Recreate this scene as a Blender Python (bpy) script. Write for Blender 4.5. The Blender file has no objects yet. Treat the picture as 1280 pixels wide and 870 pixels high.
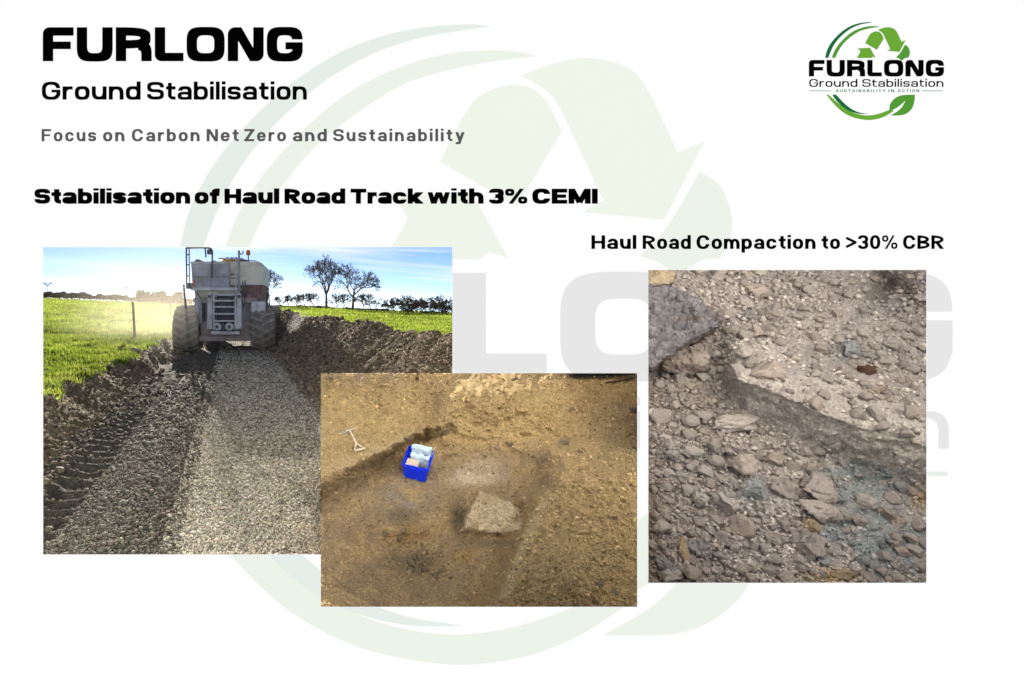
import bpy, bmesh, math, random
import numpy as np
from mathutils import Vector, Matrix, Euler
random.seed(7); RNG = np.random.default_rng(7)
SC = bpy.context.scene; COL = SC.collection
# ---------------------------------------------------------------- camera
FP = 680.0; PX, PY = 380.0, 378.0; CAMZ = 1.5         # lens and vantage, in slide pixels / metres
cam = bpy.data.cameras.new('camera'); co = bpy.data.objects.new('camera', cam); COL.objects.link(co); SC.camera = co
cam.sensor_width = 36; cam.lens = 36 * FP / 1280; cam.clip_start = .05; cam.clip_end = 20000
co.location = (0, 0, CAMZ); co.rotation_euler = (math.radians(90), 0, 0)
cam.shift_x = (640 - PX) / 1280; cam.shift_y = (PY - 435) / 1280
# ---------------------------------------------------------------- light
EXPO = 1.55
SC.view_settings.view_transform = 'Standard'; SC.view_settings.look = 'None'
SC.view_settings.exposure = EXPO; SC.view_settings.gamma = 1
SUN_EL = math.radians(13.2); SUN_AZ = math.atan(-.243)      # azimuth from +Y towards +X
SUN_D = Vector((math.sin(SUN_AZ) * math.cos(SUN_EL), math.cos(SUN_AZ) * math.cos(SUN_EL), math.sin(SUN_EL)))
sl = bpy.data.lights.new('sun', 'SUN'); sl.energy = 5.0; sl.angle = math.radians(.5); sl.color = (1, .915, .77)
so = bpy.data.objects.new('sun', sl); COL.objects.link(so); so.location = (0, 0, 50)
so.rotation_euler = SUN_D.to_track_quat('Z', 'Y').to_euler()
W = bpy.data.worlds.new('World'); SC.world = W; W.use_nodes = True
nt = W.node_tree; nd = nt.nodes; lk = nt.links; bg = nd['Background']; bg.inputs[1].default_value = .05
sky = nd.new('ShaderNodeTexSky'); sky.sky_type = 'NISHITA'; sky.sun_disc = False
sky.sun_elevation = SUN_EL; sky.sun_rotation = SUN_AZ; sky.air_density = .31; sky.dust_density = .035; sky.ozone_density = 2.0
tc = nd.new('ShaderNodeTexCoord'); sp = nd.new('ShaderNodeSeparateXYZ'); lk.new(tc.outputs['Generated'], sp.inputs[0])
cb = nd.new('ShaderNodeCombineXYZ')
def wmath(op, a, b):
    m = nd.new('ShaderNodeMath'); m.operation = op
    for k, v in enumerate((a, b)):
        if v is None: continue
        if isinstance(v, (int, float)): m.inputs[k].default_value = v
        else: lk.new(v, m.inputs[k])
    return m.outputs[0]
el = wmath('MULTIPLY', sp.outputs[2], 34.0)                    # thin high cloud in long level streaks
azx = wmath('MULTIPLY', sp.outputs[0], 2.2)
lk.new(azx, cb.inputs[0]); lk.new(wmath('ADD', el, wmath('MULTIPLY', sp.outputs[0], 2.5)), cb.inputs[1]); cb.inputs[2].default_value = 3.3
no = nd.new('ShaderNodeTexNoise'); lk.new(cb.outputs[0], no.inputs[0]); no.inputs['Scale'].default_value = 1.35; no.inputs['Detail'].default_value = 5; no.inputs['Distortion'].default_value = .35
cr = nd.new('ShaderNodeValToRGB'); lk.new(no.outputs[0], cr.inputs[0])
cr.color_ramp.elements[0].position = .50; cr.color_ramp.elements[1].position = .70
mx = nd.new('ShaderNodeMix'); mx.data_type = 'RGBA'; mx.blend_type = 'MIX'
lk.new(wmath('MULTIPLY', cr.outputs[0], .75), mx.inputs[0]); lk.new(sky.outputs[0], mx.inputs[6]); mx.inputs[7].default_value = (7.5, 7.7, 8.0, 1)
lk.new(mx.outputs[2], bg.inputs[0])

# ---------------------------------------------------------------- helpers
def lin(c):
    return tuple(((v / 255) / 12.92 if v / 255 <= .04045 else (((v / 255) + .055) / 1.055) ** 2.4) for v in c)
def hsh(a, b, c, seed):
    n = (a.astype(np.int64) * 374761393 + b.astype(np.int64) * 668265263 + c.astype(np.int64) * 2147483647 + seed * 974634777) & 0xffffffff
    n = ((n ^ (n >> 13)) * 1274126177) & 0xffffffff
    n = ((n ^ (n >> 16)) * 2246822519) & 0xffffffff
    return ((n ^ (n >> 15)) & 0xffffff) / float(0xffffff)
def vnoise(x, y, seed=0):
    xi, yi = np.floor(x), np.floor(y); fx, fy = x - xi, y - yi
    fx = fx * fx * (3 - 2 * fx); fy = fy * fy * (3 - 2 * fy); z = xi * 0
    a = hsh(xi, yi, z, seed); b = hsh(xi + 1, yi, z, seed); c = hsh(xi, yi + 1, z, seed); d = hsh(xi + 1, yi + 1, z, seed)
    return (a + (b - a) * fx) * (1 - fy) + (c + (d - c) * fx) * fy
def fbm(x, y, oct=4, seed=0, gain=.5):
    s = 0; a = 1; t = 0
    for k in range(oct):
        s = s + a * (vnoise(x * 2 ** k + 17.3 * k, y * 2 ** k - 9.1 * k, seed + k) * 2 - 1); t += a; a *= gain
    return s / t
def sstep(a, b, x):
    t = np.clip((x - a) / (b - a), 0, 1); return t * t * (3 - 2 * t)
def tag(o, label=None, cat=None, group=None, kind=None):
    if label: o['label'] = label
    if cat: o['category'] = cat
    if group: o['group'] = group
    if kind: o['kind'] = kind
    return o
def link(name, me, mat=None, parent=None, smooth=False):
    o = bpy.data.objects.new(name, me); COL.objects.link(o)
    if mat is not None and not me.materials: me.materials.append(mat)
    if parent is not None: o.parent = parent
    if smooth: me.polygons.foreach_set('use_smooth', [True] * len(me.polygons))
    return o
def empty(name, loc=(0, 0, 0), rot=(0, 0, 0)):
    o = bpy.data.objects.new(name, None); COL.objects.link(o); o.location = loc; o.rotation_euler = rot; return o
def npmesh(name, V, F, col=None):
    """V (n,3), F (m,k) with one k"""
    me = bpy.data.meshes.new(name); V = np.asarray(V, np.float32); F = np.asarray(F, np.int32); k = F.shape[1]
    me.vertices.add(len(V)); me.vertices.foreach_set('co', V.ravel())
    me.loops.add(F.size); me.loops.foreach_set('vertex_index', F.ravel())
    me.polygons.add(len(F)); me.polygons.foreach_set('loop_start', np.arange(0, F.size, k, dtype=np.int32))
    me.polygons.foreach_set('loop_total', np.full(len(F), k, np.int32))
    if col is not None:
        a = me.color_attributes.new('Col', 'FLOAT_COLOR', 'POINT')
        c = np.ones((len(V), 4), np.float32); c[:, :3] = col; a.data.foreach_set('color', c.ravel())
    me.update(); me.validate(); return me
class MB:
    """collects boxes, tubes and plates, links them as one mesh"""
    def __init__(s): s.v = []; s.f = []
    def add(s, vs, fs):
        o = len(s.v); s.v += [tuple(v) for v in vs]; s.f += [tuple(i + o for i in f) for f in fs]; return s
    def box(s, x0, x1, y0, y1, z0, z1, b=0.0):
        if b <= 0:
            vs = [(x, y, z) for z in (z0, z1) for y in (y0, y1) for x in (x0, x1)]
            return s.add(vs, [(0, 2, 3, 1), (4, 5, 7, 6), (0, 1, 5, 4), (2, 6, 7, 3), (0, 4, 6, 2), (1, 3, 7, 5)])
        bm = bmesh.new(); bmesh.ops.create_cube(bm, size=1)
        for v in bm.verts:
            v.co = ((x0 + x1) / 2 + v.co.x * (x1 - x0), (y0 + y1) / 2 + v.co.y * (y1 - y0), (z0 + z1) / 2 + v.co.z * (z1 - z0))
        bmesh.ops.bevel(bm, geom=bm.edges[:], offset=b, segments=2, affect='EDGES')
        bm.verts.index_update(); s.add([v.co[:] for v in bm.verts], [[v.index for v in f.verts] for f in bm.faces]); bm.free(); return s
    def tube(s, pts, r, n=8, cap=True):
        pts = [Vector(p) for p in pts]; R = r if isinstance(r, (list, tuple)) else [r] * len(pts)
        vs, fs = [], []
        for i, p in enumerate(pts):
            d = (pts[min(i + 1, len(pts) - 1)] - pts[max(i - 1, 0)]).normalized()
            u = d.orthogonal().normalized() if abs(d.z) > .9 else d.cross(Vector((0, 0, 1))).normalized()
            w = d.cross(u)
            for k in range(n):
                a = 2 * math.pi * k / n; vs.append(p + (u * math.cos(a) + w * math.sin(a)) * R[i])
        for i in range(len(pts) - 1):
            for k in range(n): fs.append((i * n + k, i * n + (k + 1) % n, (i + 1) * n + (k + 1) % n, (i + 1) * n + k))
        if cap: fs.append(tuple(range(n - 1, -1, -1))); fs.append(tuple((len(pts) - 1) * n + k for k in range(n)))
        return s.add(vs, fs)
    def prism(s, poly, y0, y1):
        """(x,z) outline pushed from y0 to y1"""
        n = len(poly); vs = [(x, y0, z) for x, z in poly] + [(x, y1, z) for x, z in poly]
        return s.add(vs, [tuple(range(n)), tuple(range(2 * n - 1, n - 1, -1))] + [((k + 1) % n, k, n + k, n + (k + 1) % n) for k in range(n)])
    def lathe(s, prof, axis='x', n=32, c=(0, 0, 0)):
        vs, fs = [], []; m = len(prof)
        for k in range(n):
            a = 2 * math.pi * k / n
            for (h, r) in prof:
                q = (h, r * math.cos(a), r * math.sin(a)) if axis == 'x' else ((r * math.cos(a), h, r * math.sin(a)) if axis == 'y' else (r * math.cos(a), r * math.sin(a), h))
                vs.append((q[0] + c[0], q[1] + c[1], q[2] + c[2]))
        for k in range(n):
            for i in range(m - 1): fs.append((k * m + i, k * m + i + 1, ((k + 1) % n) * m + i + 1, ((k + 1) % n) * m + i))
        return s.add(vs, fs)
    def build(s, name, mat, parent=None, smooth=False, label=None):
        me = bpy.data.meshes.new(name); me.from_pydata([tuple(v) for v in s.v], [], s.f)
        bm = bmesh.new(); bm.from_mesh(me); bmesh.ops.recalc_face_normals(bm, faces=bm.faces); bm.to_mesh(me); bm.free()
        o = link(name, me, mat, parent, smooth)
        if label: o['label'] = label
        return o
# ---- materials
def mat(name, base=(.5, .5, .5), rough=.9, var=.25, nscale=8, bump=.0, bscale=30, metal=0, attr=False, rnd=0.0, spec=.08, coord='Object', trans=0, emit=None, tint=None):
    m = bpy.data.materials.new(name); m.use_nodes = True; t = m.node_tree; N = t.nodes; L = t.links; p = N['Principled BSDF']
    p.inputs['Roughness'].default_value = rough; p.inputs['Metallic'].default_value = metal; p.inputs['Specular IOR Level'].default_value = spec
    if emit is not None:
        p.inputs['Base Color'].default_value = (0, 0, 0, 1); p.inputs['Specular IOR Level'].default_value = 0; p.inputs['Roughness'].default_value = 1
        p.inputs['Emission Color'].default_value = (*emit, 1); p.inputs['Emission Strength'].default_value = 1 / 2 ** EXPO
        return m
    c = N.new('ShaderNodeTexCoord').outputs[coord]
    n1 = N.new('ShaderNodeTexNoise'); L.new(c, n1.inputs[0]); n1.inputs['Scale'].default_value = nscale; n1.inputs['Detail'].default_value = 8; n1.inputs['Roughness'].default_value = .65
    mr = N.new('ShaderNodeMapRange'); L.new(n1.outputs[0], mr.inputs[0]); mr.inputs[1].default_value = .3; mr.inputs[2].default_value = .7
    mr.inputs[3].default_value = 1 - var; mr.inputs[4].default_value = 1 + var
    col = None
    if attr:
        a = N.new('ShaderNodeAttribute'); a.attribute_name = 'Col'; col = a.outputs[0]
    else:
        q = N.new('ShaderNodeRGB'); q.outputs[0].default_value = (*base, 1); col = q.outputs[0]
    fac = mr.outputs[0]
    if rnd:
        oi = N.new('ShaderNodeObjectInfo'); r2 = N.new('ShaderNodeMapRange'); L.new(oi.outputs['Random'], r2.inputs[0]); r2.inputs[3].default_value = 1 - rnd; r2.inputs[4].default_value = 1 + rnd
        mm = N.new('ShaderNodeMath'); mm.operation = 'MULTIPLY'; L.new(fac, mm.inputs[0]); L.new(r2.outputs[0], mm.inputs[1]); fac = mm.outputs[0]
    v = N.new('ShaderNodeVectorMath'); v.operation = 'SCALE'; L.new(col, v.inputs[0]); L.new(fac, v.inputs['Scale']); outc = v.outputs[0]
    if tint is not None:
        n3 = N.new('ShaderNodeTexNoise'); L.new(c, n3.inputs[0]); n3.inputs['Scale'].default_value = tint[1]; n3.inputs['Detail'].default_value = 4
        r3 = N.new('ShaderNodeMapRange'); L.new(n3.outputs[0], r3.inputs[0]); r3.inputs[1].default_value = tint[2]; r3.inputs[2].default_value = tint[3]
        x = N.new('ShaderNodeMix'); x.data_type = 'RGBA'; L.new(r3.outputs[0], x.inputs[0]); L.new(outc, x.inputs[6]); x.inputs[7].default_value = (*tint[0], 1); outc = x.outputs[2]
    L.new(outc, p.inputs['Base Color'])
    if bump:
        n2 = N.new('ShaderNodeTexNoise'); L.new(c, n2.inputs[0]); n2.inputs['Scale'].default_value = bscale; n2.inputs['Detail'].default_value = 10; n2.inputs['Roughness'].default_value = .7
        b = N.new('ShaderNodeBump'); L.new(n2.outputs[0], b.inputs['Height']); b.inputs['Strength'].default_value = 1; b.inputs['Distance'].default_value = bump; L.new(b.outputs[0], p.inputs['Normal'])
    if trans:
        td = N.new('ShaderNodeBsdfTranslucent'); L.new(outc, td.inputs[0]); ms = N.new('ShaderNodeMixShader'); ms.inputs[0].default_value = trans
        L.new(p.outputs[0], ms.inputs[1]); L.new(td.outputs[0], ms.inputs[2]); L.new(ms.outputs[0], N['Material Output'].inputs[0])
    return m
def lumps(x, y, cell, seed, rmin=.35, rmax=.75, fill=1.0):
    """half-round lumps of uneven size over a plane: height 0..1 (in cells) and a random tone per lump"""
    X_, Y_ = x / cell, y / cell; xi, yi = np.floor(X_), np.floor(Y_); H = np.zeros(X_.shape); T = np.full(X_.shape, .5)
    for dj in (-1, 0, 1):
        for di in (-1, 0, 1):
            a, b = xi + di, yi + dj; z = a * 0
            cx_ = a + .15 + .7 * hsh(a, b, z, seed); cy_ = b + .15 + .7 * hsh(a, b, z + 1, seed); r = rmin + (rmax - rmin) * hsh(a, b, z + 2, seed) ** 1.6
            r = np.where(hsh(a, b, z + 3, seed) < fill, r, 0); an = hsh(a, b, z + 4, seed) * 3.14; st_ = .75 + .5 * hsh(a, b, z + 5, seed)
            dx, dy = X_ - cx_, Y_ - cy_; u = (dx * np.cos(an) + dy * np.sin(an)) / st_; v = (-dx * np.sin(an) + dy * np.cos(an)) * st_
            d4 = (np.abs(u) ** 2.4 + np.abs(v) ** 2.4) ** (1 / 2.4)
            h = np.sqrt(np.maximum(0, r * r - d4 * d4)); k = h > H; H = np.where(k, h, H); T = np.where(k, hsh(a, b, z + 6, seed), T)
    return H, T
def ico(sub, seed, rough=.22, cuts=7, flat=1.0):
    """an angular lump: sphere shaved by random planes, then roughened; unit radius"""
    bm = bmesh.new(); bmesh.ops.create_icosphere(bm, subdivisions=sub, radius=1)
    r = random.Random(seed)
    pl = []
    for k in range(cuts):
        n = Vector((r.gauss(0, 1), r.gauss(0, 1), r.gauss(0, 1))).normalized(); pl.append((n, r.uniform(.42, .78)))
    from mathutils import noise as mn
    for v in bm.verts:
        c = v.co.copy()
        for n, d in pl:
            e = c.dot(n) - d
            if e > 0: c -= n * e * .98
        c *= 1 + rough * mn.fractal(v.co * 1.7 + Vector((seed, 0, 0)), .7, 2.1, 4)
        c *= 1 + rough * .45 * mn.fractal(v.co * 5 + Vector((0, seed, 0)), .8, 2.0, 3); c.z *= flat; v.co = c
    V = np.array([v.co[:] for v in bm.verts]); F = np.array([[v.index for v in f.verts] for f in bm.faces]); bm.free()
    return V, F
LOW = [ico(1, 100 + k, .15) for k in range(10)]
TINY = []
for k in range(10):
    bm = bmesh.new(); bmesh.ops.create_icosphere(bm, subdivisions=1, radius=1); rr = random.Random(k)
    bm.free()
    g = (1 + 5 ** .5) / 2
    iv = np.array([(-1, g, 0), (1, g, 0), (-1, -g, 0), (1, -g, 0), (0, -1, g), (0, 1, g), (0, -1, -g), (0, 1, -g), (g, 0, -1), (g, 0, 1), (-g, 0, -1), (-g, 0, 1)], float) / 1.9
    iv *= np.array([[rr.uniform(.62, 1.2)] for _ in range(12)])
    fc = np.array([(0, 11, 5), (0, 5, 1), (0, 1, 7), (0, 7, 10), (0, 10, 11), (1, 5, 9), (5, 11, 4), (11, 10, 2), (10, 7, 6), (7, 1, 8), (3, 9, 4), (3, 4, 2), (3, 2, 6), (3, 6, 8), (3, 8, 9), (4, 9, 5), (2, 4, 11), (6, 2, 10), (8, 6, 7), (9, 8, 1)])
    TINY.append((iv, fc))
def rotmats(n):
    q = RNG.normal(size=(n, 4)); q /= np.linalg.norm(q, axis=1)[:, None]; a, b, c, d = q.T
    return np.stack([np.stack([1 - 2 * (c * c + d * d), 2 * (b * c - a * d), 2 * (b * d + a * c)], 1),
                     np.stack([2 * (b * c + a * d), 1 - 2 * (b * b + d * d), 2 * (c * d - a * b)], 1),
                     np.stack([2 * (b * d - a * c), 2 * (c * d + a * b), 1 - 2 * (b * b + c * c)], 1)], 1)
def scatter(name, P, R, C, mt, parent=None, bases=TINY, flat=.75, label=None, cat=None):
    """many small lumps joined into one object: P centres, R radii, C colours"""
    P = np.asarray(P); R = np.asarray(R); C = np.asarray(C); n = len(P); VV, FF, CC = [], [], []; off = 0
    which = RNG.integers(0, len(bases), n); M = rotmats(n); ax = RNG.uniform(.7, 1.25, (n, 3))
    for b, (bv, bf) in enumerate(bases):
        ix = np.nonzero(which == b)[0]
        if not len(ix): continue
        v = bv[None] * ax[ix][:, None, :]; v = np.einsum('nij,nkj->nki', M[ix], v); v[:, :, 2] *= flat
        v = v * R[ix][:, None, None] + P[ix][:, None, :]
        VV.append(v.reshape(-1, 3)); f = bf[None] + (np.arange(len(ix)) * len(bv))[:, None, None] + off; FF.append(f.reshape(-1, 3))
        CC.append(np.repeat(C[ix], len(bv), axis=0)); off += len(ix) * len(bv)
    me = npmesh(name, np.vstack(VV), np.vstack(FF), np.vstack(CC))
    return tag(link(name, me, mt, parent), label, cat, None, 'stuff')
def ray(px, py, d):
    return np.stack([(px - PX) / FP * d, d * np.ones_like(px * 1.0), CAMZ - (py - PY) / FP * d], -1)
# ---------------------------------------------------------------- lettering
def ms_loops(F, x0, y0, st):
    """closed outlines of F>0 on a regular grid (F padded negative)"""
    ny, nx = F.shape
    segs = {}
    B = F > 0
    code = B[:-1, :-1] * 1 + B[:-1, 1:] * 2 + B[1:, 1:] * 4 + B[1:, :-1] * 8
    js, is_ = np.nonzero((code > 0) & (code < 15))
    T = {1: [(3, 0)], 2: [(0, 1)], 3: [(3, 1)], 4: [(1, 2)], 5: [(3, 0), (1, 2)], 6: [(0, 2)], 7: [(3, 2)],
         8: [(2, 3)], 9: [(2, 0)], 10: [(0, 1), (2, 3)], 11: [(2, 1)], 12: [(1, 3)], 13: [(1, 0)], 14: [(0, 3)]}
    def ek(j, i, e):
        return ((j, i, 0), (j, i + 1, 1), (j + 1, i, 0), (j, i, 1))[e]
    for j, i in zip(js.tolist(), is_.tolist()):
        for a, b in T[int(code[j, i])]:
            segs[ek(j, i, a)] = ek(j, i, b)
    loops = []
    while segs:
        k0, k = segs.popitem()
        ks = [k0]
        while k != k0 and k in segs:
            ks.append(k); k = segs.pop(k)
        pts = []
        for (j, i, d) in ks:
            if d == 0:
                a, b = F[j, i], F[j, i + 1]; tt = a / (a - b); p = (x0 + (i + tt) * st, y0 + j * st)
            else:
                a, b = F[j, i], F[j + 1, i]; tt = a / (a - b); p = (x0 + i * st, y0 + (j + tt) * st)
            pts.append(p)
        if len(pts) < 4: continue
        out = [pts[0]]; skipped = []                 # drop points that lie on the line between kept ones
        for q in range(1, len(pts)):
            a = out[-1]; c = pts[(q + 1) % len(pts)]; skipped.append(pts[q])
            ex, ey = c[0] - a[0], c[1] - a[1]; l = math.hypot(ex, ey) + 1e-12
            if len(skipped) > 40 or any(abs(ex * (p[1] - a[1]) - ey * (p[0] - a[0])) / l > .05 * st for p in skipped):
                out.append(pts[q]); skipped = []
        if len(out) >= 3: loops.append(out)
    return loops

def tess(loops):
    from mathutils.geometry import tessellate_polygon
    def inside(p, L):
        c = False
        for k in range(len(L)):
            (ax, ay), (bx, by) = L[k - 1], L[k]
            if (ay > p[1]) != (by > p[1]) and p[0] < ax + (p[1] - ay) * (bx - ax) / (by - ay): c = not c
        return c
    cont = [[j for j in range(len(loops)) if j != i and inside(loops[i][0], loops[j])] for i in range(len(loops))]
    V, T = [], []
    for i in range(len(loops)):
        if len(cont[i]) % 2: continue
        g = [loops[i]] + [loops[j] for j in range(len(loops)) if i in cont[j] and len(cont[j]) == len(cont[i]) + 1]; o = len(V)
        V += [(x, y) for L in g for x, y in L]
        T += [tuple(q + o for q in t) for t in tessellate_polygon([[Vector((x, y, 0)) for x, y in L] for L in g])]
    return V, T

class Glyphs:
    def __init__(g, s, t, n, lw, cw, X, cn=None, st=.02):
        g.s, g.t, g.n, g.lw, g.cw, g.X, g.st = s, t, n, lw, cw, X, st
        g.cache = {}
    def field(g, ch):
        s, t, n, X = g.s, g.t, g.n, g.X
        st = g.st
        xs = np.arange(-.3, 2.2, st) + .0011; ys = np.arange(-.45, 1.25, st) + .0013
        x, y = np.meshgrid(xs, ys)
        def R(a, b, c, d): return np.minimum(np.minimum(x - a, c - x), np.minimum(y - b, d - y))
        def SE(a, b, c, d):
            rx, ry = (c - a) / 2, (d - b) / 2
            if rx <= 0 or ry <= 0: return x * 0 - 1
            return (1 - ((np.abs(x - (a + c) / 2) / rx) ** n + (np.abs(y - (b + d) / 2) / ry) ** n) ** (1 / n)) * min(rx, ry)
        def O(a, b, c, d, ss=None, tt=None):
            ss = ss or s; tt = tt or t
            return np.minimum(SE(a, b, c, d), -SE(a + ss, b + tt, c - ss, d - tt))
        def L(a, b, c, d, w):
            dx, dy = c - a, d - b; l = math.hypot(dx, dy); dx /= l; dy /= l
            u = (x - a) * dx + (y - b) * dy; v = -(x - a) * dy + (y - b) * dx
            return np.minimum(np.minimum(u, l - u), w / 2 - np.abs(v))
        def U(*a):
            r = a[0]
            for q in a[1:]: r = np.maximum(r, q)
            return r
        I = np.minimum
        def cut(a, b): return np.minimum(a, -b)
        w = g.lw; W = g.cw; big = 3
        A2 = 1.25 * X
        def arch(a, c): return U(I(O(a, X - A2, c, X), y - (X - A2 / 2)), R(c - s, 0, c, X - A2 / 2 + .01))
        def S(w, h):
            top = cut(O(0, h / 2 - t / 2, w, h), R(w / 2, 0, big, h * .5 + (h / 2) * .36))
            bot = cut(O(0, 0, w, h / 2 + t / 2), R(-1, h * .5 - (h / 2) * .36, w / 2, big))
            top = cut(top, I(R(w / 2, -1, big, h * .5 + (h / 2) * .36), x * 0 + 1))
            return U(top, bot, R(w * .35, h / 2 - t / 2, w * .65, h / 2 + t / 2))
        if ch == 'o': return O(0, -.01, w, X + .01), w
        if ch == 'n': return U(R(0, 0, s, X), arch(0, w)), w
        if ch == 'h': return U(R(0, 0, s, 1.02), arch(0, w)), w
        if ch == 'm': return U(R(0, 0, s, X), arch(0, w * .92), arch(w * .92 - s, w * 1.84 - s)), w * 1.84 - s
        if ch == 'u': return U(R(w - s, 0, w, X), I(O(0, 0, w, A2), A2 / 2 - y), R(0, A2 / 2 - .01, s, X)), w
        if ch == 'r': return U(R(0, 0, s, X), I(I(O(0, X - A2, w * 1.05, X), y - (X - A2 / 2)), w * .68 - x)), w * .68
        if ch == 'a':
            return U(O(0, -.01, w, X * .6, s, t * .9), R(w - s, 0, w, X * .66),
                     cut(I(O(.03, X - X * .9, w, X + .01), y - X * .55), R(-1, 0, s + .05, X * .66))), w
        if ch in 'bp': return U(O(0, -.01, w, X + .01), R(0, 0, s, 1.02) if ch == 'b' else R(0, -.27, s, X)), w
        if ch == 'd': return U(O(0, -.01, w, X + .01), R(w - s, 0, w, 1.02)), w
        if ch == 'c': return cut(O(0, -.01, w, X + .01), R(w * .5, X * .38, big, X * .62)), w
        if ch == 'e': return cut(U(O(0, -.01, w, X + .01), R(s * .5, X * .5 - t * .42, w - s * .5, X * .5 + t * .42)), R(w * .6, X * .34, big, X * .5 - t * .42)), w
        if ch == 'i': return U(R(0, 0, s, X), R(0, X + .1, s, 1.03)), s
        if ch == 'l': return R(0, 0, s, 1.02), s
        if ch == 't':
            return U(R(s * .5, t, s * 1.5, X + .2), R(0, X - t, w * .68, X),
                     I(I(O(s * .5, 0, s * .5 + w * .95, X), w * .68 - x), t * 1.1 + .0 - y)), w * .68
        if ch == 'f':
            return U(R(s * .4, 0, s * 1.4, .75), R(0, X - t, w * .7, X),
                     I(I(O(s * .4, .5, s * .4 + w * .95, 1.02), w * .72 - x), y - .74)), w * .72
        if ch == 's': return S(w * .93, X), w * .93
        if ch == 'k': return U(R(0, 0, s, 1.02), I(L(s * .7, X * .32, w * 1.02, X + .12, s * 1.05), X - y), I(L(w * .32, X * .62, w * 1.05, -.14, s * 1.1), y)), w * 1.13
        if ch == 'y': return U(I(L(s * .45, X + .1, w * .56, 0, s), X - y), I(L(w * 1.08 - s * .42, X + .1, w * .38, -.33, s), I(X - y, y + .24)), R(w * .05, -.24, w * .42, -.24 + t)), w * 1.06
        if ch == 'w':
            ww = w * 1.55
            q = [(s * .4, X + .1, ww * .29, -.1), (ww * .5, X + .1, ww * .27, -.1), (ww * .5, X + .1, ww * .73, -.1), (ww - s * .4, X + .1, ww * .71, -.1)]
            return I(I(U(*[L(a, b, c, d, s * .88) for a, b, c, d in q]), X - y), y), ww
        if ch == 'O': return O(0, -.01, W * 1.06, 1.01), W * 1.06
        if ch == '0': return O(0, -.01, W * .84, 1.01), W * .84
        if ch == 'C': return cut(O(0, -.01, W, 1.01), R(W * .5, .36, big, .64)), W
        if ch == 'G':
            g1 = cut(O(0, -.01, W, 1.01), R(W * .5, .52, big, .64))
            return U(cut(g1, R(W * .5, .3, W - s, .64)), R(W * .52, .56 - t * .85, W, .56), R(W - s, .25, W, .56)), W
        if ch == 'D': return U(I(O(-W, 0, W, 1), x), R(0, 0, s, 1)), W
        def corner(px, py, sx, sy, r):      # <0 outside the rounded corner at (px, py)
            cx, cy = px + sx * r, py + sy * r
            ins = np.minimum((cx - x) * sx, (cy - y) * sy)
            return np.where(ins > 0, r - np.hypot(x - cx, y - cy), r)
        if ch == 'F' and n > 3:
            return I(U(R(0, 0, s, 1), R(0, 1 - t, W * .86, 1), R(0, .58 - t * .9, W * .78, .58)), corner(0, 1, 1, -1, .2)), W * .86
        if ch == 'F':
            return U(I(R(0, 0, s, 1), x), R(0, 1 - t, W * .86, 1), R(0, .58 - t * .9, W * .78, .58)), W * .86
        if ch == 'E': return U(R(0, 0, s, 1), R(0, 1 - t, W * .86, 1), R(0, .5 - t * .45, W * .8, .5 + t * .45), R(0, 0, W * .86, t)), W * .86
        if ch == 'L': return I(U(R(0, 0, s, 1), R(0, 0, W * .8, t)), corner(0, 0, 1, 1, .2 if n > 3 else .001)), W * .8
        if ch == 'T': return U(R(W / 2 - s / 2, 0, W / 2 + s / 2, 1), R(0, 1 - t, W, 1)), W
        if ch == 'I': return R(0, 0, s, 1), s
        if ch == 'H': return U(R(0, 0, s, 1), R(W - s, 0, W, 1), R(0, .5 - t / 2, W, .5 + t / 2)), W
        if ch == 'U': return U(I(O(0, -.01, W, 1.0), .45 - y), R(0, .44, s, 1), R(W - s, .44, W, 1)), W
        if ch == 'N':
            if n > 3:
                return I(I(U(R(0, 0, s, 1), R(W - s, 0, W, 1), I(I(L(s * .5, 1.15, W - s * .5, -.15, s * .9), 1 - y), y)), corner(0, 1, 1, -1, .22)), corner(W, 0, -1, 1, .22)), W
            return U(R(0, 0, s, 1), R(W - s, 0, W, 1), I(I(L(s * .35, 1.1, W - s * .35, -.1, s), 1 - y), y)), W
        if ch == 'M':
            W2 = W * 1.22
            return U(R(0, 0, s, 1), R(W2 - s, 0, W2, 1), I(L(s * .4, 1.1, W2 / 2, .08, s * .95), 1 - y), I(L(W2 - s * .4, 1.1, W2 / 2, .08, s * .95), 1 - y)), W2
        if ch == 'R':
            m = .42
            return U(R(0, 0, s, 1), I(O(-W, m - t * .2, W * .97, 1), x), R(W - s, 0, W, .22) if n > 3 else I(I(L(W * .42, .52, W * .93, -.1, s * 1.02), y), .5 - y),
                     I(I(O(W - s * 2.6, -.3, W, m + t * .6), x - (W - s * 1.3)), y - .1) if n > 3 else x * 0 - 1), W
        if ch == 'B': return U(R(0, 0, s, 1), I(O(-W, .5 - t / 2, W * .92, 1), x), I(O(-W, 0, W * .97, .5 + t / 2), x)), W * .97
        if ch == 'S': return S(W * .95, 1.0), W * .95
        if ch == 'Z': return U(R(0, 0, W * .9, t), R(0, 1 - t, W * .9, 1), I(I(L(s * .2, -.02, W * .9 - s * .2, 1.02, s), 1 - y), y)), W * .9
        if ch == 'A':
            return U(I(I(L(s * .3, -.1, W * .54, 1.1, s * .95), 1 - y), y), I(I(L(W * 1.08 - s * .3, -.1, W * .54, 1.1, s * .95), 1 - y), y), R(W * .24, .22, W * .84, .22 + t * .9)), W * 1.08
        if ch == 'Y': return U(R(W / 2 - s / 2, 0, W / 2 + s / 2, .45), I(L(s * .4, 1.08, W / 2, .36, s), 1 - y), I(L(W - s * .4, 1.08, W / 2, .36, s), 1 - y)), W
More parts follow.
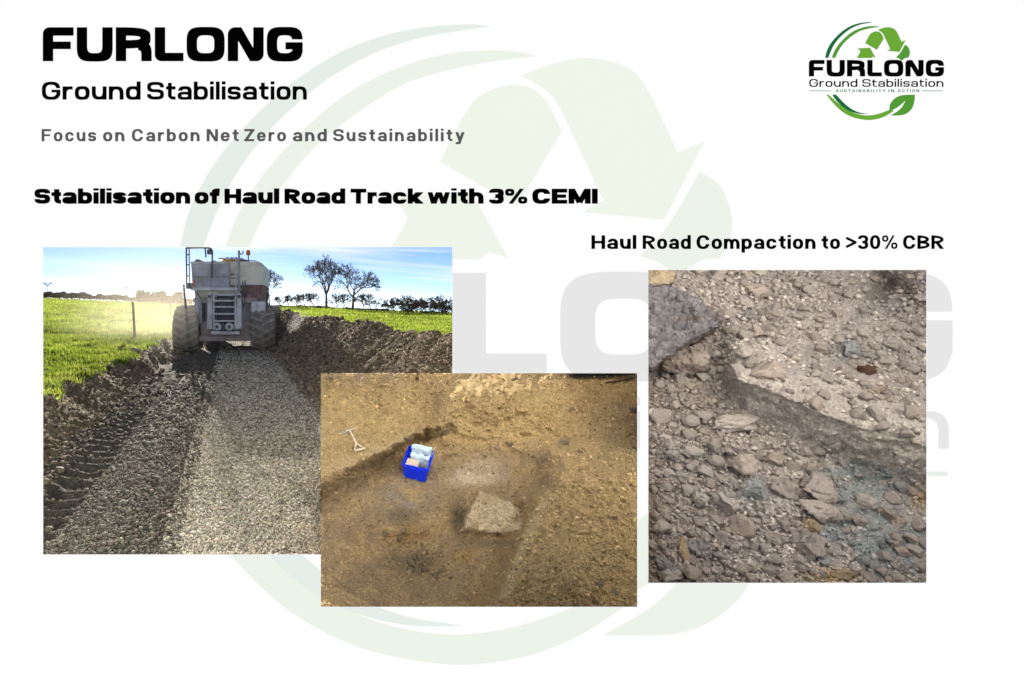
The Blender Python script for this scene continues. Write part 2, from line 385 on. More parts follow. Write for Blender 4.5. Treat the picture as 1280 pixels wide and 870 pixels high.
        if ch == '3':
            w3 = W * .84
            top = cut(O(0, .5 - t / 2, w3, 1.01), R(-1, .4, w3 * .42, .72)); bot = cut(O(0, -.01, w3, .5 + t / 2), R(-1, .28, w3 * .42, .7))
            return U(top, bot), w3
        if ch == '%':
            w3 = W * 1.25; r = .48
            return U(O(0, 1 - r, w3 * .42, 1.0, s * .62, t * .7), O(w3 * .58, 0, w3, r, s * .62, t * .7), I(I(L(w3 * .2, -.1, w3 * .8, 1.1, s * .62), 1 - y), y)), w3
        if ch == '>': return U(L(0, .82, W * .82, .46, t), L(0, .14, W * .82, .5, t)), W * .82
        raise KeyError(ch)
    def get(g, ch):
        if ch not in g.cache:
            F, w = g.field(ch)
            F = F.copy(); F[0] = F[-1] = -1; F[:, 0] = F[:, -1] = -1
            F[np.abs(F) < 1e-6] = 1e-6
            lp = ms_loops(F, -.3 + .0011, -.45 + .0013, g.st)
            vs, tr = tess(lp)
            g.cache[ch] = (vs, tr, w)
        return g.cache[ch]

def text_mesh(G, words, cap, base, sp):
    """words: [(text, x0, x1)] in slide pixels; every word is fitted between x0 and x1"""
    V, Fc = [], []
    for txt, xa, xb in words:
        adv = [G.get(c)[2] for c in txt]
        tot = sum(adv) + sp * (len(txt) - 1)
        k = (xb - xa) / tot
        cx = 0
        h = base - cap
        for c, a in zip(txt, adv):
            vs, tr, _ = G.get(c); o = len(V)
            V += [(xa + (cx + vx) * k, base - vy * h) for vx, vy in vs]
            Fc += [(q[0] + o, q[1] + o, q[2] + o) for q in tr]
            cx += a + sp
    return V, Fc
HEAVY = Glyphs(.315, .25, 3.6, .92, 1.08, .76, st=.0125)
HEAVY_ROUND = Glyphs(.35, .265, 2.7, .94, 1.08, .77)
WIDE = Glyphs(.22, .18, 2.8, .80, 1.0, .75)
THIN = Glyphs(.18, .145, 2.8, .78, 1.0, .74)
BOLD = Glyphs(.225, .19, 2.3, .67, .84, .75)
MID = Glyphs(.215, .18, 2.3, .67, .84, .75)
# ---------------------------------------------------------------- the slide panel
D = 2.0
WIN1 = (54, 309, 565.5, 693); WIN2 = (401, 466.5, 796.5, 758.5); WIN3 = (810.5, 337.5, 1158, 728.5)
def on_board(x, y, lift): return ((x - PX) / FP * D, D - lift, CAMZ - (y - PY) / FP * D)
def glow(name, rgb):  # panel face and print are given a glow to stay white while backlit
    return mat(name, emit=lin(rgb))
M_WHITE = glow('glowing_white', (254.6, 254.6, 254.6)); M_BLACK = glow('print_black', (3, 3, 3)); M_GREY = glow('print_grey', (88, 88, 88))
M_DARKGREEN = glow('print_dark_green', (22, 108, 62)); M_GREEN = glow('print_green', (84, 155, 56)); M_LIME = glow('print_lime', (108, 170, 56)); M_TEAL = glow('print_teal', (60, 128, 98))
M_WM = {'dark': glow('pale_teal', (230, 238, 233)), 'green': glow('pale_green', (237, 243, 233)), 'lime': glow('pale_lime', (240, 245, 234)), 'grey': glow('pale_grey', (231, 231, 231))}
M_BACK = mat('panel_back', (.87, .87, .86), .7, .03, 3)  # kept very white to reflect sun onto the two reliefs
panel = empty('display_panel', (0, D, 0))
tag(panel, 'large white slide panel with black headings, a green ring logo and three picture openings', 'display panel')
def flat(name, V2, F, lift, m, label=None):
    me = bpy.data.meshes.new(name); me.from_pydata([(q[0], q[1] - D, q[2]) for q in (on_board(x, y, lift) for x, y in V2)], [], F)
    o = link(name, me, m, panel)
    if label: o['label'] = label
    return o
X0, X1, Y0, Y1 = -320, 2100, -700, 884  # extended far past the view so the white back bounces sunlight
def holes_front(): return [WIN1, WIN2, WIN3]
E_ = 5.0                                                 # the openings are chamfered open towards the back
holes_back = [(WIN1[0] - E_, WIN1[1] - E_, WIN1[2] + E_, WIN1[3] + E_), (WIN2[0] - E_, WIN2[1] - E_, WIN2[2] + E_, WIN2[3] + E_), (WIN3[0] - E_, WIN3[1] - E_, WIN3[2] + E_, WIN3[3] + E_)]
def sheet(holes, lift):
    xs = sorted({X0, X1, *[h[0] for h in holes], *[h[2] for h in holes]}); ys = sorted({Y0, Y1, *[h[1] for h in holes], *[h[3] for h in holes]})
    V, F = [], []
    for a, b in zip(xs, xs[1:]):
        for c, d in zip(ys, ys[1:]):
            mx_, my_ = (a + b) / 2, (c + d) / 2
            if any(h[0] < mx_ < h[2] and h[1] < my_ < h[3] for h in holes): continue
            o = len(V); V += [(a, c), (b, c), (b, d), (a, d)]; F.append((o, o + 3, o + 2, o + 1))
    return V, F
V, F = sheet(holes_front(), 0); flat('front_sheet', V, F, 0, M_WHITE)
V, F = sheet(holes_back, 0); back = flat('bounce_back_sheet', V, [f[::-1] for f in F], -.008, M_BACK)
def ring(fr, bk, m):
    n = len(fr); vs = [on_board(x, y, -.0002) for x, y in fr] + [on_board(x, y, -.008) for x, y in bk]
    return [(v[0], v[1] - D, v[2]) for v in vs], [(k, (k + 1) % n, n + (k + 1) % n, n + k) for k in range(n)]
a, b = WIN1, WIN2
hA = [(a[0], a[1]), (a[2], a[1]), (a[2], b[1]), (b[2], b[1]), (b[2], b[3]), (b[0], b[3]), (b[0], a[3]), (a[0], a[3])]
e = E_; hAb = [(a[0] - e, a[1] - e), (a[2] + e, a[1] - e), (a[2] + e, b[1] - e), (b[2] + e, b[1] - e), (b[2] + e, b[3] + e), (b[0] - e, b[3] + e), (b[0] - e, a[3] + e), (a[0] - e, a[3] + e)]
c = WIN3; hC = [(c[0], c[1]), (c[2], c[1]), (c[2], c[3]), (c[0], c[3])]; hCb = [(c[0] - e, c[1] - e), (c[2] + e, c[1] - e), (c[2] + e, c[3] + e), (c[0] - e, c[3] + e)]
oF = [(X0, Y0), (X1, Y0), (X1, Y1), (X0, Y1)]
for fr, bk in ((hA, hAb), (hC, hCb), (oF, oF)):
    vs, fs = ring(fr, bk, None); me = bpy.data.meshes.new('edge_strip'); me.from_pydata(vs, [], fs); link('edge_strip', me, M_BACK, panel)
for k in (-1.5, 3.6):                                    # two props behind the panel, clear of the openings
    mb = MB(); mb.tube([(k, .03, 1.9), (k, .45, .03)], .03, 8); mb.box(k - .1, k + .1, .35, .55, 0, .03, .005); mb.build('prop', M_BACK, panel)

def smooth_closed(pts, sharp=(), sub=5):
    """closed Catmull-Rom outline, with corners kept at the indices in sharp"""
    n = len(pts); out = []
    for i in range(n):
        p0, p1, p2, p3 = pts[i - 1], pts[i], pts[(i + 1) % n], pts[(i + 2) % n]
        if i in sharp: p0 = p1
        if (i + 1) % n in sharp: p3 = p2
        for k in range(sub):
            t = k / sub
            out.append(tuple(.5 * (2 * p1[q] + (p2[q] - p0[q]) * t + (2 * p0[q] - 5 * p1[q] + 4 * p2[q] - p3[q]) * t * t + (-p0[q] + 3 * p1[q] - 3 * p2[q] + p3[q]) * t ** 3) for q in (0, 1)))
    return out
LOGO = [
 ('dark', 'dark', [(223, 340), (235, 290), (262, 240), (300, 195), (345, 155), (400, 122), (460, 103), (520, 97), (548, 99), (520, 103), (470, 112), (420, 130), (370, 160), (320, 205), (285, 250), (262, 295), (245, 340)], (0, 8, 16)),
 ('green', 'green', [(268, 340), (285, 295), (310, 255), (345, 215), (390, 175), (440, 147), (500, 128), (560, 124), (598, 130), (560, 134), (510, 143), (460, 158), (415, 185), (370, 220), (335, 260), (310, 300), (292, 340)], (0, 8, 16)),
 ('lime', 'lime', [(495, 240), (522, 188), (542, 168), (572, 160), (600, 170), (622, 208), (575, 286)], (0, 5, 6)),
 ('lime', 'lime', [(580, 150), (612, 138), (650, 132), (690, 142), (712, 167), (742, 230), (770, 219), (728, 300), (643, 292), (665, 280), (632, 210), (612, 172)], (0, 5, 6, 7, 8, 9)),
 ('green', 'green', [(765, 250), (786, 265), (798, 295), (796, 322), (786, 340), (765, 343), (742, 360), (724, 345), (703, 338), (732, 306)], (0, 4, 6, 8)),
 ('lime', 'lime', [(440, 276), (528, 271), (566, 340), (546, 333), (538, 341), (437, 341), (462, 299), (455, 286)], tuple(range(8))),
 ('lime', 'green', [(231, 590), (270, 640), (330, 700), (400, 740), (470, 758), (530, 762), (590, 752), (640, 732), (690, 700), (670, 688), (600, 715), (540, 729), (480, 729), (410, 710), (340, 668), (285, 625), (245, 590)], (0, 8, 9, 16)),
 ('dark', 'dark', [(270, 590), (300, 632), (350, 678), (400, 706), (460, 721), (521, 722), (460, 712), (410, 692), (360, 655), (320, 615), (298, 590)], (0, 5, 10)),
 ('green', 'green', [(658, 702), (662, 660), (680, 630), (710, 606), (750, 593), (832, 590), (830, 630), (815, 680), (785, 712), (740, 730), (664, 732), (715, 702), (748, 668), (768, 631), (738, 658), (700, 685)], (0, 5, 10, 13)),
]
def lp(x, y): return (990 + x / 5.438, 10 + y / 5.438)
LOGO_COL = {'dark': M_DARKGREEN, 'green': M_GREEN, 'lime': M_LIME}
LEVEL = [.0012]
def next_lift(): LEVEL[0] += .00004; return LEVEL[0]
for fine, pale, pts, sharp in LOGO:
    q = smooth_closed([lp(*p) for p in pts], sharp, 6); vs, tr = tess([q]); flat('logo_shape', vs, [t[::-1] for t in tr], next_lift(), LOGO_COL[fine])
def put_text(name, G, words, cap, base, sp_, m, label):
    for wd in words:
        vs, fs = text_mesh(G, [wd], cap, base, sp_); flat(name, vs, fs, next_lift(), m, label)
put_text('heading_lettering', HEAVY, [('FURLONG', 53.7, 378.4)], 34.3, 76.8, .09, M_BLACK, 'heavy wide black capitals at the top left')
put_text('subheading_lettering', WIDE, [('Ground', 52.5, 176), ('Stabilisation', 184, 383.6)], 102.5, 124.8, .11, M_BLACK, 'wide black lettering under the top left capitals')
put_text('tagline_lettering', MID, [('Focus', 52.3, 120.5), ('on', 129, 155.8), ('Carbon', 165, 249.7), ('Net', 258.4, 298.3), ('Zero', 305.5, 357.5), ('and', 366, 408.5), ('Sustainability', 416.5, 580.5)], 161.5, 176.8, .2, M_GREY, 'spaced grey lettering')
put_text('title_lettering', HEAVY_ROUND, [('Stabilisation', 43.4, 238), ('of', 243.4, 274.8), ('Haul', 280.6, 349.2), ('Road', 355.6, 431.6), ('Track', 438, 529), ('with', 534, 604.3), ('3%', 610.8, 659), ('CEMI', 665, 746.8)], 236, 254.8, .07, M_BLACK, 'heavy black title above the left picture')
put_text('caption_lettering', BOLD, [('Haul', 738.8, 795), ('Road', 802.8, 863), ('Compaction', 870, 1018.8), ('to', 1025.9, 1049.3), ('>30%', 1056.7, 1121), ('CBR', 1127.8, 1179)], 294.2, 311.3, .11, M_BLACK, 'black caption above the right picture')
put_text('logo_lettering', HEAVY, [('FURLONG', 1010.2, 1179)], 75.3, 95.9, .12, M_BLACK, 'heavy black capitals across the ring logo')
put_text('logo_lettering', THIN, [('Ground', 1010.6, 1070.9), ('Stabilisation', 1076.8, 1178.3)], 99.2, 108.9, .14, M_BLACK, 'thin black lettering across the ring logo')
put_text('logo_lettering', BOLD, [('SUSTAINABILITY', 1043.9, 1105.9), ('IN', 1109.5, 1116.9), ('ACTION', 1121, 1148)], 112, 115.5, .35, M_TEAL, 'tiny spaced green capitals under the logo lettering')
for xa, xb in ((1011.1, 1038.7), (1152.2, 1178)): flat('logo_rule', [(xa, 113.3), (xb, 113.3), (xb, 114.1), (xa, 114.1)], [(0, 3, 2, 1)], .0013, M_TEAL)
# the same logo again, huge and pale, printed over the whole panel and cut by the openings
def big(x, y): return (1190.5 + (x - 1179) * 6.54, 341 + (y - 75.3) * 6.54)
def clipped(loops, st=1.0):
    P = np.array([p for L in loops for p in L]); x0, y0 = P.min(0) - 3; x1, y1 = P.max(0) + 3
    x0 = math.floor(x0) + .0137; y0 = math.floor(y0) + .0171; xs = np.arange(x0, x1, st); ys = np.arange(y0, y1, st); X_, Y_ = np.meshgrid(xs, ys)
    d = np.full(X_.shape, 1e9); ins = np.zeros(X_.shape, bool)
    for L in loops:
        n = len(L)
        for k in range(n):
            (ax, ay), (bx, by) = L[k], L[(k + 1) % n]; ex, ey = bx - ax, by - ay; l2 = ex * ex + ey * ey + 1e-12
            if by != ay:
                r0, r1 = np.searchsorted(ys, [min(ay, by), max(ay, by)])
                if r1 > r0: ins[r0:r1] ^= X_[r0:r1] < ax + (Y_[r0:r1] - ay) * ex / ey
            i0, i1 = np.searchsorted(xs, [min(ax, bx) - 2, max(ax, bx) + 2]); j0, j1 = np.searchsorted(ys, [min(ay, by) - 2, max(ay, by) + 2])
            xx, yy = X_[j0:j1, i0:i1], Y_[j0:j1, i0:i1]; t = np.clip(((xx - ax) * ex + (yy - ay) * ey) / l2, 0, 1)
            d[j0:j1, i0:i1] = np.minimum(d[j0:j1, i0:i1], np.hypot(xx - ax - t * ex, yy - ay - t * ey))
    F_ = np.where(ins, 1, -1) * np.minimum(d, 2)
    for h in (WIN1, WIN2, WIN3):
        F_ = np.minimum(F_, -np.minimum(np.minimum(X_ - h[0] + .3, h[2] + .3 - X_), np.minimum(Y_ - h[1] + .3, h[3] + .3 - Y_)))
    F_[0] = F_[-1] = -1; F_[:, 0] = F_[:, -1] = -1; F_[np.abs(F_) < 1e-6] = 1e-6
    return ms_loops(F_, x0, y0, st)
LEVEL[0] = .0004
def wm(loops, m, name):
    lps = clipped(loops)
    if not lps: return
    vs, tr = tess(lps); flat(name, vs, tr, next_lift(), m)
for fine, pale, pts, sharp in LOGO: wm([[big(*lp(*p)) for p in smooth_closed(pts, sharp, 8)]], M_WM[pale], 'watermark_shape')
def word_loops(G, words, cap, base, sp_):
    out = []
    for txt, xa, xb in words:
        adv = [G.get(c)[2] for c in txt]; k = (xb - xa) / (sum(adv) + sp_ * (len(txt) - 1)); cx = 0; h = base - cap
        for c, a in zip(txt, adv):
            F_, w_ = G.field(c); F_ = F_.copy(); F_[0] = F_[-1] = -1; F_[:, 0] = F_[:, -1] = -1; F_[np.abs(F_) < 1e-6] = 1e-6
            out.append([[big(xa + (cx + vx) * k, base - vy * h) for vx, vy in L] for L in ms_loops(F_, -.3 + .0011, -.45 + .0013, G.st)]); cx += a + sp_
    return out
for L in word_loops(HEAVY, [('FURLONG', 1010.2, 1179)], 75.3, 95.9, .12)[3:]: wm(L, M_WM['grey'], 'watermark_letter')
for L in word_loops(THIN, [('Stabilisation', 1076.8, 1178.3)], 99.2, 108.9, .14): wm(L, M_WM['grey'], 'watermark_letter')
wm([[big(*p) for p in ((1152.2, 113.3), (1178, 113.3), (1178, 114.1), (1152.2, 114.1))]], M_WM['dark'], 'watermark_rule')
# ---------------------------------------------------------------- left picture: the haul road through the field
SL = .1324                                               # the road runs ahead and slightly to the left
def edgeL(Y): return -2.42 + .37 * sstep(7, 16, Y) + .16 * fbm(Y * .8, Y * 0, 3, 5)
def crestR(Y): return np.maximum(1.75, 2.8 - .09 * (Y - 6.9)) + .2 * fbm(Y * .6, Y * 0 + 4, 3, 6)
def fieldR(X, Y): return np.clip(.857 - .0382 * X - .00034 * Y, -.1, 1.3)
def ht(X, Y, detail=True):
    s = X + SL * Y
    eL = edgeL(Y); toeL = eL + .62
    bL = .30 + .045 * np.minimum(np.maximum(0, eL - s), 62) + .05 * fbm(X * .7, Y * .7, 3, 1) * sstep(0, 1, eL - s)
    rL = sstep(0, 1, (toeL - s) / .62) ** .8
    cR = crestR(Y); toeR = 1.2 + .1 * fbm(Y * .9, Y * 0 + 7, 2, 8)
    fR = fieldR(X, Y); crest = 1.08 + .12 * fbm(Y * .9, s * .9, 3, 9) - .05
    up = np.clip((s - toeR) / np.maximum(.3, cR - toeR), 0, 1); down = sstep(0, .9, s - cR)
    rise = (up ** 1.15) * crest; rR = rise * (1 - down) + np.minimum(fR, crest) * down
    rR = rR * sstep(3.4, 5.8, Y)
    z = np.where(s < toeL, bL * rL, 0) + np.where(s > toeR, rR, 0)
    if detail:
        wind = np.exp(-((s + .72) / .26) ** 2) * .10 * sstep(16, 6, Y) + .05 * sstep(-.3, -.5, s) * sstep(-1.3, -1.0, s) * sstep(14, 6, Y)
        lane = sstep(-1.95, -1.75, s) * sstep(-1.05, -1.2, s)
        rib = np.sin((Y + .55 * np.abs(s + 1.5) + .14 * fbm(X * 2.2, Y * 2.2, 3, 3)) * 2 * np.pi / .21); wind = wind + lane * (.045 * rib * sstep(22, 8, Y) - .03)
        rough = .012 + .05 * sstep(toeL + .2, toeL - .3, s) * sstep(eL - .4, eL, s) + .06 * sstep(toeR - .1, toeR + .3, s) * sstep(cR + .8, cR + .2, s)
        lm, _ = lumps(X, Y, .16, 71, .15, .7, .7); lm2, _ = lumps(X, Y, .37, 72, .1, .6, .5); lm3, _ = lumps(X, Y, .08, 73, .15, .7, .8)
        z = z + (.03 * lm3 + .055 * lm + .10 * lm2) * np.clip((rough - .012) / .05, 0, 1)
        z = z + wind + rough * fbm(X * 5, Y * 5, 4, 11) + rough * .9 * fbm(X * 1.7, Y * 1.7, 2, 12)
    hid = (((X / np.maximum(Y, .1) > .031) & (z < CAMZ - .1315 * Y)) | (X / np.maximum(Y, .1) > .275)) & (Y < 6.6)      # no spoil under the middle and right reliefs
    return np.where(hid, np.minimum(z, .03), z)
pxs = np.concatenate([-np.geomspace(6000, 70, 40) + 40, np.arange(-20, 30, 6), np.arange(30, 580, 1.5), np.arange(580, 900, 10), np.geomspace(900, 9000, 30)])
pys = np.concatenate([np.arange(800, 384, -1.25), np.array([383.5, 383, 382.4, 381.8, 381.2, 380.6, 380.2, 379.8, 379.4, 379, 378.6, 378.3])])
Yr = CAMZ * FP / (pys - PY); UX, YY = np.meshgrid((pxs - PX) / FP, Yr); XX = UX * YY; ZZ = ht(XX, YY)
S = XX + SL * YY; eL_ = edgeL(YY); cR_ = crestR(YY)
VV = np.stack([XX, YY, ZZ], -1).reshape(-1, 3); ny, nx = XX.shape
jj, ii = np.meshgrid(np.arange(ny - 1), np.arange(nx - 1), indexing='ij')
quad = np.stack([jj * nx + ii, jj * nx + ii + 1, (jj + 1) * nx + ii + 1, (jj + 1) * nx + ii], -1)
sc_ = S[:-1, :-1]; zone = np.full(sc_.shape, 1)                                      # 0 field left, 1 bank left, 2 road, 3 bank right, 4 field right
zone[:] = 2; zone[sc_ < (eL_[:-1, :-1] + .55)] = 1; zone[sc_ < eL_[:-1, :-1]] = 0; zone[sc_ > 1.25] = 3; zone[sc_ > cR_[:-1, :-1] + .35] = 4
zone[(YY[1:, 1:] > 155)] = 9; zone[(YY[1:, 1:] > 68) & (zone >= 3)] = 9
# soil colours; shade between chips and on the windrow is painted in
cr_ = np.array([.15, .14, .118]); cw = np.array([.10, .094, .08]); cb_ = np.array([.19, .155, .105]); cg = np.array([.16, .20, .022])
NN = fbm(XX * 1.3, YY * 1.3, 4, 31)[..., None]; N2 = fbm(XX * .35, YY * .35, 3, 32)[..., None]
Cc = np.where(S[..., None] < -.32, cw, cr_) * (1 + .25 * NN)
bank = ((S < eL_ + .6) | (S > 1.2))[..., None]; Cc = np.where(bank, cb_ * (1 + .35 * NN), Cc)
grass = ((S < eL_) | (S > cR_ + .35))[..., None]; Cc = np.where(grass, cg * (1 + .3 * N2), Cc); Cc = Cc.reshape(-1, 3)
M_ROAD = mat('crushed_gravel', attr=True, rough=.95, var=.5, nscale=28, bump=.03, bscale=45)
M_EARTH = mat('dark_earth', attr=True, rough=1, var=.45, nscale=9, bump=.06, bscale=26)
M_FIELD = mat('field_turf', attr=True, rough=1, var=.35, nscale=1.5, bump=.02, bscale=9)
def zone_obj(name, z, m):
    q = quad[zone == z]; used = np.unique(q); remap = np.full(len(VV), -1); remap[used] = np.arange(len(used))
    o = link(name, npmesh(name, VV[used], remap[q], Cc[used]), m, None, True); return tag(o, kind='structure')
field_l = zone_obj('left_field', 0, M_FIELD); bank_l = zone_obj('left_bank', 1, M_EARTH); road = zone_obj('haul_road', 2, M_ROAD)
bank_r = zone_obj('right_spoil_bank', 3, M_EARTH); field_r = zone_obj('right_field', 4, M_FIELD)
gp = MB(); prof = [(-400, -.12), (58, -.12), (160, -9), (1000, -60), (6500, -165)]      # the land falls away beyond the hedges
gp.add([(x, y, z) for y, z in prof for x in (-7000, 7000)], [(2 * k, 2 * k + 1, 2 * k + 3, 2 * k + 2) for k in range(len(prof) - 1)])
tag(gp.build('ground', mat('bare_ground', (.13, .12, .08), 1, .3, .5)), kind='structure')

def spread(n, px0, px1, py0, py1, power=1.0):
    """points over the flat ground, denser near the viewer in step with how large it shows"""
    px = RNG.uniform(px0, px1, n); py = py0 + (py1 - py0) * RNG.uniform(0, 1, n) ** power
    Y = CAMZ * FP / (py - PY); return (px - PX) / FP * Y, Y
def stones_on(name, n, box, keep, size, col, mt, cvar=.25, power=1.15, bury=.25, label=None, parent=None, bases=TINY):
    X, Y = spread(n, *box, power); s = X + SL * Y; k = keep(s, X, Y); X, Y, s = X[k], Y[k], s[k]
    Z = ht(X, Y); r = size(s, Y, len(X)); C = np.array(col)[None] * (1 + cvar * RNG.normal(size=(len(X), 1))).clip(.4, 1.9) * (1 + .05 * RNG.normal(size=(len(X), 3)))
    return scatter(name, np.stack([X, Y, Z + r * (.5 - bury)], 1), r, C.clip(.01, .6), mt, parent, bases)
M_CHIP = mat('stone_chip', attr=True, rough=.85, var=.25, nscale=60)
def lognorm(lo, med, hi, n): return np.clip(med * np.exp(RNG.normal(size=n) * .42), lo, hi)
stones_on('gravel_chips', 110000, (200, 480, 408, 740), lambda s, X, Y: (s > -.42) & (s < 1.3), lambda s, Y, n: lognorm(.0022, .0054, .022, n) * np.clip(Y / 4.6, .85, 2.6), (.45, .42, .345), M_CHIP, .4)
stones_on('larger_chips', 900, (200, 480, 450, 740), lambda s, X, Y: (s > -.45) & (s < 1.3), lambda s, Y, n: lognorm(.007, .012, .024, n), (.40, .37, .30), M_CHIP, .3, bases=LOW)
stones_on('windrow_clods', 42000, (0, 400, 406, 740), lambda s, X, Y: (s < -.32) & (s > -1.12), lambda s, Y, n: lognorm(.004, .0105, .036, n) * np.clip(Y / 5.5, .8, 1.9), (.115, .107, .09), M_CHIP, .3)  # dark clods carry the windrow's painted shade
stones_on('lane_clods', 5500, (0, 360, 406, 740), lambda s, X, Y: (s < -1.0) & (s > -2.0), lambda s, Y, n: lognorm(.005, .012, .04, n) * np.clip(Y / 5, .8, 2.2), (.14, .13, .105), M_CHIP, .3)
stones_on('left_bank_clods', 15000, (-40, 260, 404, 740), lambda s, X, Y: (s < -1.5) & (s > edgeL(Y) - .12), lambda s, Y, n: lognorm(.007, .019, .08, n) * np.clip(Y / 7, .8, 1.8), (.19, .16, .12), M_CHIP, .35)
def crest_keep(s, X, Y): return (s > 1.15) & (s < crestR(Y) + .6) & (Y > 4.6)
Y = 4.8 * (26 / 4.8) ** RNG.uniform(0, 1, 60000); X = RNG.uniform(1.1, 4.2, 60000) - SL * Y
k = crest_keep(X + SL * Y, X, Y); X, Y = X[k], Y[k]; r = lognorm(.007, .022, .13, len(X)) * np.clip(Y / 12, .6, 1.6)
scatter('right_bank_clods', np.stack([X, Y, ht(X, Y) + r * .25], 1), r, np.array([.22, .175, .125]) * (1 + .35 * RNG.normal(size=(len(X), 1))).clip(.4, 1.8), M_CHIP)

# grass: single blades standing in the two fields
def blades(name, X, Y, Z, h, m, lean=.5, wfac=.06):
    n = len(X); a = RNG.uniform(0, 2 * np.pi, n); w = np.maximum(h * wfac, .0011 * Y * .75); dx, dy = np.cos(a) * w, np.sin(a) * w
    b = RNG.uniform(0, 2 * np.pi, n); l = h * lean * RNG.uniform(0, 1, n)
    P = np.stack([X, Y, Z], 1); o = np.zeros(n)
    A = P + np.stack([-dx, -dy, o - .01], 1); B = P + np.stack([dx, dy, o - .01], 1)
    Mid1 = P + np.stack([-dx * .7 + np.cos(b) * l * .3, -dy * .7 + np.sin(b) * l * .3, h * .6], 1); Mid2 = P + np.stack([dx * .7 + np.cos(b) * l * .3, dy * .7 + np.sin(b) * l * .3, h * .6], 1)
    Tp = P + np.stack([np.cos(b) * l, np.sin(b) * l, h * (1 - .25 * l / h)], 1)
    V = np.stack([A, B, Mid2, Mid1, Tp], 1).reshape(-1, 3); i = np.arange(n)[:, None] * 5
    F = np.concatenate([i + [[0, 1, 2]], i + [[0, 2, 3]], i + [[3, 2, 4]]], 0)
    t = RNG.uniform(.65, 1.35, (n, 1)); pt = fbm(X * .35, Y * .22, 4, 77)[:, None]; pt2 = fbm(X * 1.9, Y * 1.2, 3, 78)[:, None]; C = (np.array([.195, .262, .034]) * (1 + .5 * pt + .45 * pt2).clip(.35, 1.6) + np.array([.05, .02, .02]) * (pt2 > .25)) * t * (1 + .25 * (RNG.uniform(size=(n, 1)) - .5) * np.array([[1.2, .2, .3]]))
    return tag(link(name, npmesh(name, V, F, np.repeat(C, 5, 0)), m), kind='stuff')
M_BLADE = mat('grass_blade', attr=True, rough=.6, var=.2, nscale=2, trans=.6)
def left_grass(n):
    py = 392 + (760 - 392) * RNG.uniform(0, 1, n) ** 1.7; Y = 1.2 * FP / (py - PY); Y = Y[(Y < 70)]; n = len(Y)
    X = -RNG.uniform(.05, 1, n) ** 1 * (.62 * Y) + 0; s = X + SL * Y; k = (s < edgeL(Y) + .05 * RNG.normal(size=n)) & (Y > 3.8); return X[k], Y[k]
X, Y = left_grass(150000); Yf = np.exp(RNG.uniform(math.log(12), math.log(152), 90000)); Xf = -RNG.uniform(.08, .62, 90000) * Yf; k = Xf + SL * Yf < edgeL(Yf); X, Y = np.append(X, Xf[k]), np.append(Y, Yf[k]); cl = fbm(X * 2.2, Y * 2.2, 3, 51); h = (.05 + .07 * sstep(-.3, .5, cl)) * RNG.uniform(.6, 1.3, len(X)) * (1 + .02 * Y)
blades('left_field_grass', X, Y, ht(X, Y, False), h, M_BLADE)
n = 110000; Y = 5.2 * (70 / 5.2) ** RNG.uniform(0, 1, n); X = RNG.uniform(-.10, .42, n) * Y; s = X + SL * Y
k = (s > crestR(Y) + .35 + .15 * RNG.normal(size=n)) & (Y > 5.5); X, Y = X[k], Y[k]; cl = fbm(X * 1.2, Y * 1.2, 3, 52)
h = (.04 + .05 * sstep(-.3, .5, cl)) * RNG.uniform(.6, 1.3, len(X)) * (1 + .02 * Y)
blades('right_field_grass', X, Y, ht(X, Y, False), h, M_BLADE)
# a few coarse tufts hanging over the left cut edge
Y = RNG.uniform(3.9, 13, 5000); X = edgeL(Y) - SL * Y + RNG.normal(size=5000) * .07; cl = fbm(Y * 2.5, Y * 0, 2, 61); k = cl > -.05; X, Y = X[k], Y[k]
blades('edge_grass', X, Y, ht(X, Y, False), RNG.uniform(.06, .15, len(X)), M_BLADE, .9)

# ---- fence posts
M_WOOD = mat('weathered_post', (.085, .06, .04), .85, .3, 20, .004, 60)
def post(X, Y, h, r, lx, label, name='fence_post'):
    z = float(ht(np.array([X]), np.array([Y]), False)[0]); mb = MB(); mb.tube([(0, 0, -.1), (lx * .5, 0, h * .5), (lx, 0, h - .02), (lx, 0, h)], [r, r * .97, r * .95, r * .6], 9)
    o = mb.build(name, M_WOOD); o.location = (X, Y, z); return tag(o, label, 'post')
post((168.8 - PX) / FP * 17.2, 17.2, 1.18, .042, -.07, 'dark wooden fence post leaning in the grass left of the machine')
post((213 - PX) / FP * 40, 40, 1.0, .05, .0, 'faint fence post far off in the dusty field beside the left wheel')
for k, pxx in enumerate((60, 70, 80, 90, 100, 112, 125, 140)):
    post((pxx - PX) / FP * 150, 150, 1.5, .09, 0, ['leftmost', 'second', 'third', 'fourth', 'fifth', 'sixth', 'seventh', 'eighth'][k] + ' small fence stake from the left along the far hedge line')['group'] = 'stakes along the far left hedge'

